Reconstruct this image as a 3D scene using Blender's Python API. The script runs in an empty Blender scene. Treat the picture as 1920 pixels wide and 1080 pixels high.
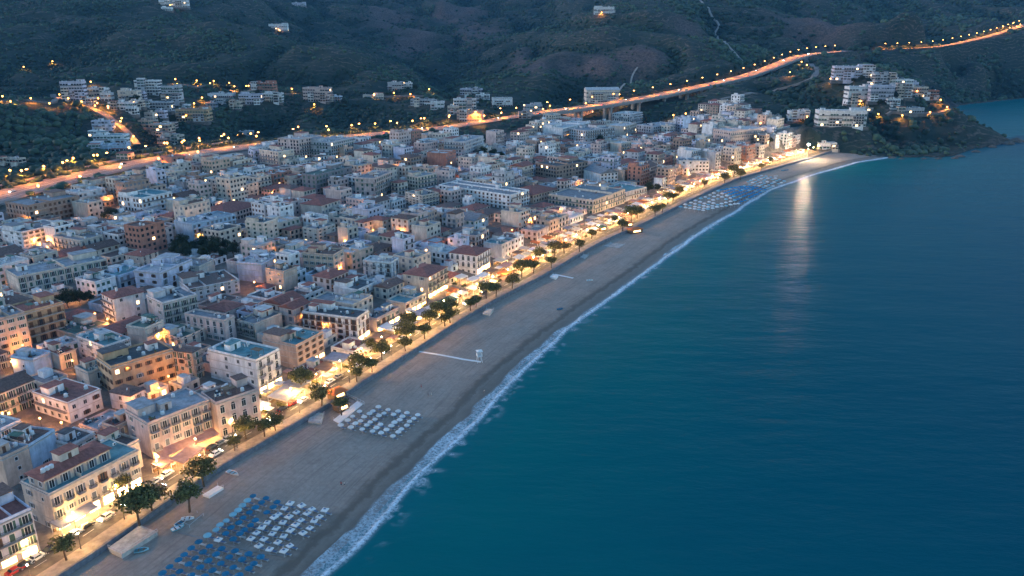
SKY_STRENGTH = 0.15
EXPOSURE = 1.6
HAZE = 0.00004
import bpy, math, random
import numpy as np
from mathutils import Matrix, Vector
R = math.radians
rng = random.Random(7)
scn = bpy.context.scene
col = scn.collection

# ------------------------------------------------------------------ camera
F, PITCH, CAMH = 1450.0, R(18.5), 127.0
CP, SP = math.cos(PITCH), math.sin(PITCH)
cam = bpy.data.cameras.new('camera'); co = bpy.data.objects.new('camera', cam); col.objects.link(co)
co.location = (0, 0, CAMH); co.rotation_euler = (math.pi/2 - PITCH, 0, 0)
cam.sensor_width = 36.0; cam.lens = 36.0*F/1920.0; cam.clip_start = 1.0; cam.clip_end = 12000
scn.camera = co

def ray(x, y):
    a = (x-960)/F; b = (540-y)/F
    return (a, CP+b*SP, -SP+b*CP)
def at(x, y, z=0.0):
    r = ray(x, y); t = (z-CAMH)/r[2]
    return np.array([r[0]*t, r[1]*t, z])
def atY(x, y, Y):
    r = ray(x, y); t = Y/r[1]
    return np.array([r[0]*t, Y, CAMH+r[2]*t])
def proj(p):
    x, y, z = p[0], p[1], p[2]-CAMH
    d = y*CP - z*SP; u = y*SP + z*CP
    return 960+F*x/d, 540-F*u/d, d

# ------------------------------------------------------------------ world, light
w = bpy.data.worlds.new('World'); scn.world = w; w.use_nodes = True
nt = w.node_tree; bg = nt.nodes['Background']
sky = nt.nodes.new('ShaderNodeTexSky'); sky.sky_type = 'NISHITA'; sky.sun_disc = False
SUN_EL, SUN_AZ = R(9.0), R(-80.0)     # low in the west, inland of the town (azimuth from +Y, clockwise positive)
sky.sun_elevation = SUN_EL; sky.sun_rotation = -SUN_AZ
sky.air_density = 1.3; sky.dust_density = 0.1; sky.ozone_density = 4.0
nt.links.new(sky.outputs[0], bg.inputs[0]); bg.inputs[1].default_value = SKY_STRENGTH if 'SKY_STRENGTH' in globals() else 0.10
sl = bpy.data.lights.new('sun', 'SUN'); sl.energy = 1.05; sl.angle = R(24); sl.color = (1.0, 0.80, 0.74)
so = bpy.data.objects.new('sun', sl); col.objects.link(so)
sd = Vector((math.sin(SUN_AZ)*math.cos(SUN_EL), math.cos(SUN_AZ)*math.cos(SUN_EL), math.sin(SUN_EL)))
so.rotation_euler = sd.to_track_quat('Z', 'Y').to_euler()
vs = scn.view_settings; scn.display_settings.display_device = 'sRGB'
vs.view_transform = 'Standard'; vs.look = 'None'; vs.gamma = 1.0; vs.exposure = 0.0
cy = scn.cycles
cy.use_denoising = True; cy.max_bounces = 4; cy.diffuse_bounces = 2; cy.glossy_bounces = 2
cy.transparent_max_bounces = 6; cy.transmission_bounces = 0; cy.volume_bounces = 0
cy.sample_clamp_indirect = 4.0; cy.use_light_tree = True; cy.caustics_reflective = False

# ------------------------------------------------------------------ materials
MATS = {}
def mat(name, colr, rough=0.8, vary=0.18, scale=0.6, rand=0.0, metal=0.0, emit=None, bump=0.0, spec=0.35, colr2=None, stretch=None):
    m = bpy.data.materials.new(name); m.use_nodes = True; MATS[name] = m
    n = m.node_tree.nodes; L = m.node_tree.links; b = n['Principled BSDF']
    b.inputs['Roughness'].default_value = rough; b.inputs['Metallic'].default_value = metal
    b.inputs['Specular IOR Level'].default_value = spec
    c = (*colr, 1)
    if emit:
        b.inputs['Base Color'].default_value = c
        b.inputs['Emission Color'].default_value = (*emit[0], 1); b.inputs['Emission Strength'].default_value = emit[1]
        return m
    if vary <= 0:
        b.inputs['Base Color'].default_value = c; return m
    tc = n.new('ShaderNodeTexCoord'); no = n.new('ShaderNodeTexNoise'); no.inputs['Scale'].default_value = scale
    no.inputs['Detail'].default_value = 5; no.inputs['Roughness'].default_value = 0.65
    src = tc.outputs['Object']
    if stretch:
        mp = n.new('ShaderNodeMapping'); mp.inputs['Scale'].default_value = stretch; L.new(src, mp.inputs[0]); src = mp.outputs[0]
    L.new(src, no.inputs['Vector'])
    mx = n.new('ShaderNodeMix'); mx.data_type = 'RGBA'
    c2 = colr2 or tuple(v*(1-2*vary) for v in colr)
    c1 = colr if colr2 else tuple(min(1, v*(1+vary*0.6)) for v in colr)
    mx.inputs[6].default_value = (*c2, 1); mx.inputs[7].default_value = (*c1, 1)
    mr = n.new('ShaderNodeMapRange'); mr.inputs[1].default_value = 0.32; mr.inputs[2].default_value = 0.66
    L.new(no.outputs['Fac'], mr.inputs[0]); L.new(mr.outputs[0], mx.inputs[0])
    out = mx.outputs[2]
    if rand > 0:
        oi = n.new('ShaderNodeObjectInfo'); mr2 = n.new('ShaderNodeMapRange')
        mr2.inputs[3].default_value = 1-rand; mr2.inputs[4].default_value = 1+rand*0.6
        L.new(oi.outputs['Random'], mr2.inputs[0])
        hs = n.new('ShaderNodeHueSaturation'); L.new(mr2.outputs[0], hs.inputs['Value']); L.new(out, hs.inputs['Color']); out = hs.outputs[0]
    L.new(out, b.inputs['Base Color'])
    if bump > 0:
        bp = n.new('ShaderNodeBump'); bp.inputs['Strength'].default_value = bump; bp.inputs['Distance'].default_value = 0.1
        L.new(no.outputs['Fac'], bp.inputs['Height']); L.new(bp.outputs[0], b.inputs['Normal'])
    return m

def wallm(n, c): mat('wall_'+n, c, 0.85, 0.19, 0.45, 0.14, stretch=(1, 1, 0.45))
WALL = dict(white=(.74,.73,.74), cream=(.64,.55,.47), peach=(.60,.43,.34), pink=(.60,.47,.44), grey=(.50,.50,.53),
            ochre=(.50,.345,.22), blue=(.44,.55,.68), beige=(.56,.50,.44), brown=(.33,.24,.20), brick=(.42,.20,.15),
            lavender=(.58,.57,.68), dark=(.24,.23,.25))
for k, v in WALL.items(): wallm(k, v)
mat('roof_greyblue', (.33,.345,.37), 0.8, 0.22, 0.45, 0.22)
mat('roof_teal', (.11,.24,.26), 0.75, 0.22, 0.4, 0.15)
mat('roof_terracotta', (.28,.105,.085), 0.85, 0.22, 1.3, 0.16, stretch=(1, .35, 1))
mat('roof_brown', (.17,.105,.09), 0.85, 0.25, 1.3, 0.16)
mat('roof_dark', (.10,.105,.115), 0.85, 0.25, 0.5, 0.2)
mat('roof_pale', (.50,.49,.49), 0.8, 0.2, 0.45, 0.15)
mat('roof_green', (.085,.15,.13), 0.8, 0.25, 0.5, 0.15)
mat('roof_slate', (.215,.225,.245), 0.7, 0.22, 0.5, 0.15)
mat('glass', (.025,.035,.045), 0.12, 0, spec=0.6)
mat('frame_white', (.6,.6,.6), 0.6, 0)
mat('frame_brown', (.14,.08,.05), 0.7, 0)
mat('shutter_green', (.05,.11,.09), 0.7, 0.1)
mat('shutter_brown', (.12,.065,.045), 0.7, 0.1)
mat('shutter_grey', (.16,.18,.21), 0.7, 0.1)
mat('iron', (.035,.035,.04), 0.6, 0, metal=0.3)
mat('steel', (.45,.46,.48), 0.4, 0.05, metal=0.6)
mat('tank_white', (.66,.67,.69), 0.5, 0.08, rand=.1)
mat('retaining_stone', (.17,.15,.14), 0.95, 0.25, 0.4); mat('concrete', (.38,.36,.34), 0.9, 0.2, 0.5)
mat('stone_pale', (.50,.46,.42), 0.85, 0.2, 0.6)
mat('white_paint', (.78,.78,.78), 0.55, 0.05)
mat('orange_canvas', (.62,.17,.05), 0.8, 0.1)
mat('cream_canvas', (.66,.58,.47), 0.85, 0.1, rand=.15)
mat('grey_canvas', (.27,.29,.36), 0.85, 0.15)
mat('rose_canvas', (.46,.27,.24), 0.85, 0.15)
mat('brown_canvas', (.22,.14,.10), 0.85, 0.15)
mat('green_canvas', (.05,.13,.10), 0.85, 0.15)
mat('white_canvas', (.74,.73,.72), 0.85, 0.08, rand=.08)
mat('turquoise_canvas', (.004,.25,.52), 0.8, 0.12, rand=.2)
mat('blue_canvas', (.006,.16,.30), 0.8, 0.12, rand=.2)
mat('paleblue_canvas', (.25,.50,.60), 0.8, 0.12, rand=.15)
mat('bed_blue', (.13,.20,.33), 0.8, 0.1, rand=.2)
mat('wood', (.20,.13,.08), 0.8, 0.2)
WARM = (1.0, 0.52, 0.15); SODIUM = (1.0, 0.37, 0.06); AMBER = (1.0, 0.48, 0.12)
mat('lamp_warm', (.8,.8,.8), emit=((1.0,.62,.26), 22.0)); mat('lamp_far', (.8,.8,.8), emit=((1.0,.62,.26), 30.0)); mat('lamp_alley', (.8,.6,.3), emit=((1.0,.44,.11), 6.0))
mat('lamp_sodium', (.8,.6,.3), emit=((1.0,.36,.06), 7.0)); mat('lamp_road', (.8,.6,.3), emit=((1.0,.40,.08), 9.0))
mat('lamp_flood', (.9,.9,.9), emit=((1.0, 0.78, 0.5), 1800))
mat('shop_light', (.8,.7,.5), emit=((1.0, 0.57, 0.19), 11.0))
mat('shop_glow', (.8,.7,.5), emit=((1.0, 0.52, 0.16), 5.0))
mat('window_lit', (.8,.7,.5), emit=((1.0, 0.6, 0.24), 2.0))
mat('tube_light', (.8,.7,.5), emit=((1.0, 0.55, 0.19), 120.0))
mat('headlight', (.9,.9,.9), emit=((1.0, 0.85, 0.62), 90.0))
mat('taillight', (.5,.02,.02), emit=((1.0, 0.08, 0.03), 10.0))
mat('car_white', (.70,.70,.70), 0.25, 0.03); mat('car_grey', (.20,.21,.23), 0.25, 0.03); mat('car_dark', (.03,.03,.04), 0.25, 0.03)
mat('car_red', (.35,.03,.03), 0.25, 0.03); mat('car_blue', (.05,.09,.2), 0.25, 0.03)
mat('rubber', (.02,.02,.02), 0.9, 0); mat('bark', (.10,.075,.055), 0.95, 0.2, 2.0)
mat('skin', (.42,.25,.18), 0.6, 0.03); mat('cloth_red', (.45,.03,.03), 0.8, 0.05); mat('cloth_dark', (.04,.05,.08), 0.8, 0.05)
mat('cloth_pale', (.6,.55,.5), 0.8, 0.05); mat('hair_dark', (.03,.02,.015), 0.7, 0)

def leafm(name, a, b, att=None):
    m = bpy.data.materials.new(name); m.use_nodes = True; MATS[name] = m
    n = m.node_tree.nodes; L = m.node_tree.links; p = n['Principled BSDF']
    p.inputs['Roughness'].default_value = 0.75; p.inputs['Specular IOR Level'].default_value = 0.2
    mx = n.new('ShaderNodeMix'); mx.data_type = 'RGBA'; mx.inputs[6].default_value = (*a, 1); mx.inputs[7].default_value = (*b, 1)
    if att:
        at_ = n.new('ShaderNodeAttribute'); at_.attribute_name = att; L.new(at_.outputs['Fac'], mx.inputs[0])
    else:
        g = n.new('ShaderNodeNewGeometry'); L.new(g.outputs['Random Per Island'], mx.inputs[0])
    L.new(mx.outputs[2], p.inputs['Base Color'])
    return m
leafm('leaf', (.035,.046,.018), (.17,.165,.06))
leafm('leaf_dark', (.012,.022,.016), (.04,.058,.03))
leafm('scrub_leaf', (.013,.034,.029), (.056,.098,.066), 'tint')

# ------------------------------------------------------------------ mesh builder
class MB:
    def __init__(s): s.v = []; s.f = []; s.m = []; s.names = []
    def mi(s, name):
        if name not in s.names: s.names.append(name)
        return s.names.index(name)
    def face(s, pts, m):
        i = len(s.v); s.v += [tuple(p) for p in pts]; s.f.append(tuple(range(i, i+len(pts)))); s.m.append(s.mi(m))
    def box(s, x0, y0, z0, x1, y1, z1, m, top=None, nobot=False):
        i = len(s.v)
        s.v += [(x0,y0,z0),(x1,y0,z0),(x1,y1,z0),(x0,y1,z0),(x0,y0,z1),(x1,y0,z1),(x1,y1,z1),(x0,y1,z1)]
        k = s.mi(m); kt = s.mi(top) if top else k
        if not nobot: s.f.append((i+3,i+2,i+1,i)); s.m.append(k)
        s.f += [(i+4,i+5,i+6,i+7),(i,i+1,i+5,i+4),(i+1,i+2,i+6,i+5),(i+2,i+3,i+7,i+6),(i+3,i,i+4,i+7)]; s.m += [kt,k,k,k,k]
    def tube(s, a, b, r0, r1, m, n=6, caps=True):
        a = Vector(a); b = Vector(b); d = (b-a).normalized()
        u = d.orthogonal().normalized(); v = d.cross(u); i = len(s.v); k = s.mi(m)
        for p, r in ((a, r0), (b, r1)):
            for j in range(n):
                t = 2*math.pi*j/n; s.v.append(tuple(p + (u*math.cos(t) + v*math.sin(t))*r))
        for j in range(n):
            q = (j+1) % n; s.f.append((i+j, i+q, i+n+q, i+n+j)); s.m.append(k)
        if caps:
            s.f.append(tuple(i+j for j in reversed(range(n)))); s.f.append(tuple(i+n+j for j in range(n))); s.m += [k, k]
    def lathe(s, c, prof, m, n=12):
        i = len(s.v); k = s.mi(m); x, y, z = c
        for r, h in prof:
            for j in range(n):
                t = 2*math.pi*j/n; s.v.append((x+r*math.cos(t), y+r*math.sin(t), z+h))
        for a in range(len(prof)-1):
            for j in range(n):
                q = (j+1) % n; s.f.append((i+a*n+j, i+a*n+q, i+(a+1)*n+q, i+(a+1)*n+j)); s.m.append(k)
        s.f.append(tuple(i+j for j in reversed(range(n)))); s.m.append(k)
        e = i+(len(prof)-1)*n; s.f.append(tuple(e+j for j in range(n))); s.m.append(k)
    def mesh(s, name):
        me = bpy.data.meshes.new(name); me.from_pydata(s.v, [], s.f)
        for n in s.names: me.materials.append(MATS[n])
        me.polygons.foreach_set('material_index', s.m); me.update(); return me
    def build(s, name, parent=None, loc=(0,0,0), rz=0.0):
        return link(name, s.mesh(name), parent, loc, rz)

def link(name, me, parent=None, loc=(0,0,0), rz=0.0, scale=None):
    o = bpy.data.objects.new(name, me); col.objects.link(o)
    o.location = tuple(float(v) for v in loc); o.rotation_euler = (0, 0, rz)
    if scale: o.scale = scale
    if parent: o.parent = parent
    return o
def tag(o, label=None, cat=None, group=None, kind=None):
    if label: o['label'] = label
    if cat: o['category'] = cat
    if group: o['group'] = group
    if kind: o['kind'] = kind
    return o
def empty(name, loc, rz=0.0):
    o = bpy.data.objects.new(name, None); col.objects.link(o); o.location = tuple(float(v) for v in loc); o.rotation_euler = (0,0,rz)
    o.empty_display_size = 1; return o
KIDS = {}
def reg(root, parts): KIDS[root.name] = parts
def copy_tree(o, loc, rz=0.0, label=None, scale=None, cat=None):
    c = o.copy(); col.objects.link(c); c.location = tuple(float(v) for v in loc); c.rotation_euler = (0,0,rz)
    if scale: c.scale = (scale,)*3
    if label: c['label'] = label
    for ch in o.children:
        d = ch.copy(); col.objects.link(d); d.parent = c
        for g in ch.children:
            e = g.copy(); col.objects.link(e); e.parent = d
    return c
ONES = 'zeroth first second third fourth fifth sixth seventh eighth ninth tenth eleventh twelfth thirteenth fourteenth fifteenth sixteenth seventeenth eighteenth nineteenth'.split()
TENS = {2:'twent',3:'thirt',4:'fort',5:'fift',6:'sixt',7:'sevent',8:'eight',9:'ninet'}
def nth(n):
    if n < 20: return ONES[n]
    t, u = divmod(n, 10)
    return TENS[t]+'ieth' if u == 0 else TENS[t]+'y-'+ONES[u]

def grid_mesh(name, V, nu, nv, material, attrs=None, flip=False):
    """V: (nu*nv,3) array, row-major u then v."""
    me = bpy.data.meshes.new(name)
    i = np.arange(nu*nv).reshape(nu, nv)
    a, b, c, d = i[:-1,:-1].ravel(), i[1:,:-1].ravel(), i[1:,1:].ravel(), i[:-1,1:].ravel()
    q = np.stack([a,b,c,d] if not flip else [a,d,c,b], 1).astype(np.int32)
    me.vertices.add(len(V)); me.vertices.foreach_set('co', np.asarray(V, np.float32).ravel())
    me.loops.add(q.size); me.loops.foreach_set('vertex_index', q.ravel())
    me.polygons.add(len(q)); me.polygons.foreach_set('loop_start', np.arange(0, q.size, 4, dtype=np.int32))
    me.polygons.foreach_set('loop_total', np.full(len(q), 4, np.int32))
    me.polygons.foreach_set('use_smooth', np.ones(len(q), bool))
    me.update(); me.validate()
    for k, v in (attrs or {}).items():
        t = me.attributes.new(k, 'FLOAT', 'POINT'); t.data.foreach_set('value', np.asarray(v, np.float32).ravel())
    if material: me.materials.append(material)
    return me

# ------------------------------------------------------------------ numpy noise
_pr = np.random.RandomState(11); _G = _pr.rand(256, 256)
def vnoise(x, y):
    xi = np.floor(x).astype(int); yi = np.floor(y).astype(int); fx = x-xi; fy = y-yi
    fx = fx*fx*(3-2*fx); fy = fy*fy*(3-2*fy)
    g = lambda a, b: _G[a & 255, b & 255]
    return (g(xi,yi)*(1-fx)+g(xi+1,yi)*fx)*(1-fy) + (g(xi,yi+1)*(1-fx)+g(xi+1,yi+1)*fx)*fy
def fbm(x, y, s, o=4):
    r = 0; a = 0.5; f = 1.0/s
    for k in range(o):
        r = r + a*(vnoise(x*f+17.3*k, y*f+9.1*k)-0.5); a *= 0.5; f *= 2.03
    return r*2
def seg_dist(px, py, poly, closed=False):
    """distance to polyline, signed (positive on the left of the nearest segment), and arc length of the foot."""
    P = np.asarray(poly)[:, :2]; best = np.full(px.shape, 1e12); sg = np.zeros(px.shape); arc = np.zeros(px.shape); s0 = 0.0
    segs = list(zip(P[:-1], P[1:])) + ([(P[-1], P[0])] if closed else [])
    for a, b in segs:
        d = b-a; L = math.hypot(*d)
        t = np.clip(((px-a[0])*d[0]+(py-a[1])*d[1])/(L*L), 0, 1)
        qx = px-a[0]-t*d[0]; qy = py-a[1]-t*d[1]; D = qx*qx+qy*qy
        m = D < best; best = np.where(m, D, best)
        sg = np.where(m, np.sign(d[0]*qy-d[1]*qx), sg); arc = np.where(m, s0+t*L, arc); s0 += L
    return np.sqrt(best)*np.where(sg == 0, 1, sg), arc
def inside(px, py, poly):
    P = np.asarray(poly)[:, :2]; r = np.zeros(px.shape, bool); j = len(P)-1
    for i in range(len(P)):
        xi, yi = P[i]; xj, yj = P[j]
        c = ((yi > py) != (yj > py)) & (px < (xj-xi)*(py-yi)/((yj-yi) if yj != yi else 1e-9)+xi)
        r ^= c; j = i
    return r
def resample(poly, n=None, step=None, smooth=0):
    P = np.asarray(poly, float)
    d = np.r_[0, np.cumsum(np.linalg.norm(np.diff(P, axis=0), axis=1))]
    if n is None: n = max(2, int(d[-1]/step)+1)
    t = np.linspace(0, d[-1], n); Q = np.stack([np.interp(t, d, P[:, k]) for k in range(P.shape[1])], 1)
    for _ in range(smooth):
        Q[1:-1] = (Q[:-2]+2*Q[1:-1]+Q[2:])/4
    return Q
def tangents(P):
    T = np.gradient(P[:, :2], axis=0); return T/np.linalg.norm(T, axis=1)[:, None]
def offset(P, n):
    """n > 0: to the left of the walking direction"""
    T = tangents(P); Q = P.copy(); Q[:, 0] -= T[:, 1]*n; Q[:, 1] += T[:, 0]*n; return Q

# ------------------------------------------------------------------ coast lines
WALLZ = 3.0
wall_px = [(130,1080),(205,1025),(300,955),(430,870),(565,795),(660,735),(785,655),(870,600),(920,570),(1030,515),(1060,495),(1130,455),(1190,430),(1240,405),(1290,380),(1380,338),(1450,318),(1520,298),(1560,285)]
WALLP = np.array([(-150., 80., 2.), (-128., 118., 2.)] + [tuple(at(x, y, 2.0)) for x, y in wall_px])
WALLP = resample(WALLP, step=6, smooth=6)
shore_px = [(590,1080),(625,1040),(690,985),(760,900),(830,835),(900,770),(930,730),(1000,665),(1060,615),(1150,550),(1220,500),(1300,440),(1370,400),(1440,355),(1530,325),(1600,305),(1662,295)]
SHORE = np.array([(-88., 85., 0.), (-70., 118., 0.)] + [tuple(at(x, y, 0.0)) for x, y in shore_px])
SHORE = resample(SHORE, step=5, smooth=4)
head_px = [(1700,297),(1740,296),(1775,297),(1800,293),(1830,283),(1870,272),(1893,268),(1910,263)]
tip = [at(x, y, 0)[:2] for x, y in head_px]
back = [(592,935),(570,985),(562,1030),(590,1090),(600,1180),(680,1330),(760,1420)]
far = [at(x, y, 0)[:2] for x, y in [(1790,201),(1820,196),(1870,191),(1920,185)]]
LAND = [tuple(p[:2]) for p in SHORE] + [tuple(p) for p in tip] + back + [tuple(p) for p in far] + [(1250,1600),(1800,1700),(3200,1900),(3200,5000),(-4000,5000),(-4000,-300),(-150,-300)]

# ------------------------------------------------------------------ motorway
moto_ctrl = [(-60,385,470),(0,368,500),(120,337,556),(240,309,610),(360,288,662),(480,273,705),(640,257,770),(830,240,838),(1000,213,925),(1100,201,975),(1200,186,1025),(1300,166,1095),(1400,143,1185),(1450,125,1255),(1490,108,1330),(1530,100,1400),(1590,95,1480)]
MOTO = resample(np.array([atY(*c) for c in moto_ctrl]), step=12, smooth=8)
moto2_ctrl = [(1640,93,1520),(1700,91,1540),(1760,88,1560),(1800,80,1590),(1850,69,1640),(1890,57,1700),(1925,45,1760)]
MOTO2 = resample(np.array([atY(*c) for c in moto2_ctrl]), step=14, smooth=4)

# ------------------------------------------------------------------ terrain control points
CT = []
def cz(x, y, z): p = at(x, y, z); CT.append(tuple(p))
def cY(x, y, Y): CT.append(tuple(atY(x, y, Y)))
for p in resample(WALLP, n=12): CT.append((p[0], p[1], 2.5))
for p in [(-250,150,6),(-420,280,17),(-360,480,21),(-200,60,4),(-500,420,26),(-700,600,60),(-600,200,30)]: CT.append(p)
for x,y,z in [(0,700,6),(0,560,8.5),(0,440,13),(300,480,10),(500,360,12),(800,330,13),(1000,290,12),(1250,300,7),(1170,225,18),(1300,240,16),(1470,262,9),(1440,238,22)]: cz(x,y,z)
for q in MOTO[:52:6]: CT.append((q[0], q[1], q[2]-1.5))
for x,y,Y in [(70,250,745),(150,205,860),(60,200,850),(137,190,925),(140,150,1010),(500,205,945),(590,190,965),(590,163,1030),(300,250,790),(560,230,870),(700,200,955),(780,163,1060),(700,240,860),(860,225,905),(400,160,1040),
  (100,110,1180),(300,100,1210),(300,50,1440),(300,0,1740),(0,100,1150),(0,0,1580),(150,40,1420),(480,62,1400),(640,92,1290),(720,125,1190),(800,158,1085),
  (560,40,1900),(700,90,1780),(800,140,1480),(860,160,1330),(880,100,1680),(900,50,2080),(900,0,2450),(600,0,2300),(780,20,2250),(450,0,1950),
  (960,165,1130),(1050,190,1060),(1050,115,1240),(1000,125,1200),(1100,70,1380),(1130,30,1560),(1230,0,1720),(1300,100,1310),(1300,50,1520),(1400,0,1820),(1220,130,1190),(1200,172,1075),(1400,128,1270),
  (1560,50,1760),(1560,0,1990),(1700,45,1830),(1700,0,2060),(1900,0,2140),(1640,95,1520),(1750,90,1560),(1880,60,1690),(1760,130,1490),(1850,150,1520),(1880,120,1580),(1850,184,1518),
  (1460,140,1150),(1530,140,1120),(1420,190,980),(1350,215,930),
  (1575,236,868),(1500,232,860),(1600,207,905),(1590,180,940),(1600,130,1030),(1700,150,1005),(1760,190,962),(1760,215,935),(1700,222,905),(1830,228,960),(1650,262,845),(1720,275,880),(1860,244,925),(1800,212,948),
  (1640,115,1280),(1720,140,1260)]: cY(x,y,Y)
for p in [(-1500,3000,420),(0,3300,380),(1500,3000,350),(2600,2300,260),(-1700,1800,300),(-1300,1000,140),(700,2700,300),(620,1200,35),(820,1560,40),(640,1440,55)]: CT.append(p)
CT = np.array(CT)
def tps_fit(C):
    X = C[:, :2]/1000.; n = len(X)
    r = np.linalg.norm(X[:, None]-X[None], axis=2); K = np.where(r > 0, r*r*np.log(r+1e-12), 0) + np.eye(n)*2e-5
    A = np.zeros((n+3, n+3)); A[:n,:n] = K; A[:n,n] = 1; A[:n,n+1:] = X; A[n,:n] = 1; A[n+1:,:n] = X.T
    return X, np.linalg.solve(A, np.r_[C[:, 2], 0, 0, 0])
_TX, _TW = tps_fit(CT)
def tps(x, y):
    q = np.stack([x.ravel(), y.ravel()], 1)/1000.; out = np.zeros(len(q)); n = len(_TX)
    for i in range(0, len(q), 40000):
        s = q[i:i+40000]; r2 = ((s[:, None]-_TX[None])**2).sum(2)
        out[i:i+40000] = (0.5*r2*np.log(r2+1e-12))@_TW[:n] + _TW[n] + s@_TW[n+1:]
    return out.reshape(x.shape)
def sstep(a, b, x):
    t = np.clip((x-a)/(b-a), 0, 1); return t*t*(3-2*t)

GS = 6.0
gx = np.arange(-1560, 1801, GS); gy = np.arange(48, 2960, GS)
GX, GY = np.meshgrid(gx, gy, indexing='ij')
Z = tps(GX, GY)
dW, aW = seg_dist(GX, GY, WALLP)                 # + inland
dM, aM = seg_dist(GX, GY, MOTO); dM2, _ = seg_dist(GX, GY, MOTO2)
din = np.where(inside(GX, GY, LAND), 1, -1)*np.abs(seg_dist(GX, GY, LAND, True)[0])
town_px = [(-80,445),(60,414),(150,390),(240,364),(330,336),(430,308),(500,302),(620,300),(830,286),(900,287),(1000,262),(1060,240),(1150,238),(1220,246),(1340,236),(1470,256),(1545,282)]
TOWN = [at(x, y, 10)[:2] for x, y in town_px] + [tuple(p[:2]) for p in WALLP[::-1]] + [(-330,120),(-420,250)]
inT = inside(GX, GY, TOWN)
dT = np.where(inT, 1, -1)*np.abs(seg_dist(GX, GY, np.array(TOWN), True)[0])
hill = sstep(20, 130, -dT)*sstep(20, 70, din)
Z = Z + hill*(fbm(GX, GY, 330, 3)*34 + fbm(GX+500, GY, 110, 4)*20) + sstep(15, 80, -dT)*fbm(GX, GY, 28, 3)*2.2
# ravines on the slopes
Z -= hill*np.clip(1-np.abs(fbm(GX*1.0, GY*0.6, 260, 3))*7, 0, 1)*20
# the slope between the tunnel and the headland lies below the far stretch of motorway
_qx, _qy, _qd = proj((GX, GY, Z)); _m2 = np.array([proj(q) for q in MOTO2]); _o = np.argsort(_m2[:, 0])
_lim = np.interp(_qx, _m2[_o, 0], _m2[_o, 1])+11; _ry = np.interp(_qx, _m2[_o, 0], MOTO2[_o, 1])
_sel = (_qx > 1600) & (_qx < 1935) & (GY < _ry-15) & (GY > 1080) & (_qy < _lim)
Z = np.where(_sel, Z-(_lim-_qy)*_qd/F*1.02, Z)
# beach and promenade
beach = (aW > 1) & (aW < np.linalg.norm(np.diff(WALLP[:, :2], axis=0), axis=1).sum()-1)
Z = np.where(beach & (dW < 46) & (dW > 4), 2.4 + (Z-2.4)*sstep(28, 46, dW), Z)
Z = np.where(beach & (dW <= 4), np.minimum(Z, -0.8+np.clip(dW-4, -15, 0)*0.25), Z)
# cliffs towards the water
cl = np.where(din > 0, 1.7*np.clip(din, 0, None)**1.02 + 1.2, -1.5+np.clip(din, -30, 0)*0.2)
nb = ~(beach & (dW > -75) & (dW < 200))
Z = np.where(nb, np.minimum(Z, cl+hill*fbm(GX, GY, 18, 2)*2), Z); Z = np.where(nb & (din > 4), np.maximum(Z, 1.2), Z)
# road beds
mz = np.interp(aM, np.r_[0, np.cumsum(np.linalg.norm(np.diff(MOTO[:, :2], axis=0), axis=1))], MOTO[:, 2])
VIA0 = seg_dist(np.array([MOTO[0, 0]]), np.array([MOTO[0, 1]]), MOTO)[1][0]
ia = int(np.argmin([abs(proj(q)[0]-1010) for q in MOTO])); ib = int(np.argmin([abs(proj(q)[0]-1500) for q in MOTO]))
arcs = np.r_[0, np.cumsum(np.linalg.norm(np.diff(MOTO[:, :2], axis=0), axis=1))]
via = (aM > arcs[ia]) & (aM < arcs[ib])
HWM = np.interp(arcs/arcs[-1], [0, .2, .34, .45, 1], [17, 16, 12, 10.5, 10.5]); _pxm = proj((GX, GY, Z))[0]; bed = sstep(38, 20, np.abs(dM)); onl = (aM > 1) & (aM < arcs[-1]-1)
Z = np.where(via & (np.abs(dM) < 34), np.minimum(Z, mz-5.0-11*np.exp(-((_pxm-1335)/75.)**2)), np.where(onl, Z*(1-bed)+(mz-0.7)*bed, Z))
arcs2 = np.r_[0, np.cumsum(np.linalg.norm(np.diff(MOTO2[:, :2], axis=0), axis=1))]
mz2 = np.interp(seg_dist(GX, GY, MOTO2)[1], arcs2, MOTO2[:, 2]); b2 = sstep(32, 14, np.abs(dM2))
Z = Z*(1-b2)+(mz2-0.7)*b2
def hz(x, y):
    fx = np.clip((np.asarray(x, float)-gx[0])/GS, 0, len(gx)-1.001); fy = np.clip((np.asarray(y, float)-gy[0])/GS, 0, len(gy)-1.001)
    i = fx.astype(int); j = fy.astype(int); u = fx-i; v = fy-j
    return (Z[i,j]*(1-u)+Z[i+1,j]*u)*(1-v) + (Z[i,j+1]*(1-u)+Z[i+1,j+1]*u)*v
def ground(px, py):
    """the point of the terrain seen at a pixel of the photograph"""
    r = np.array(ray(px, py)); t = np.concatenate([np.arange(150, 1200, 2.0), np.arange(1200, 3000, 5.0)])
    P = np.array([0,0,CAMH])+t[:, None]*r; h = hz(P[:, 0], P[:, 1]); k = np.argmax(P[:, 2] < h)
    if P[k, 2] >= h[k]: return None
    return np.array([P[k, 0], P[k, 1], h[k]])
def gz(x, y): return float(hz(x, y))
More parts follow.
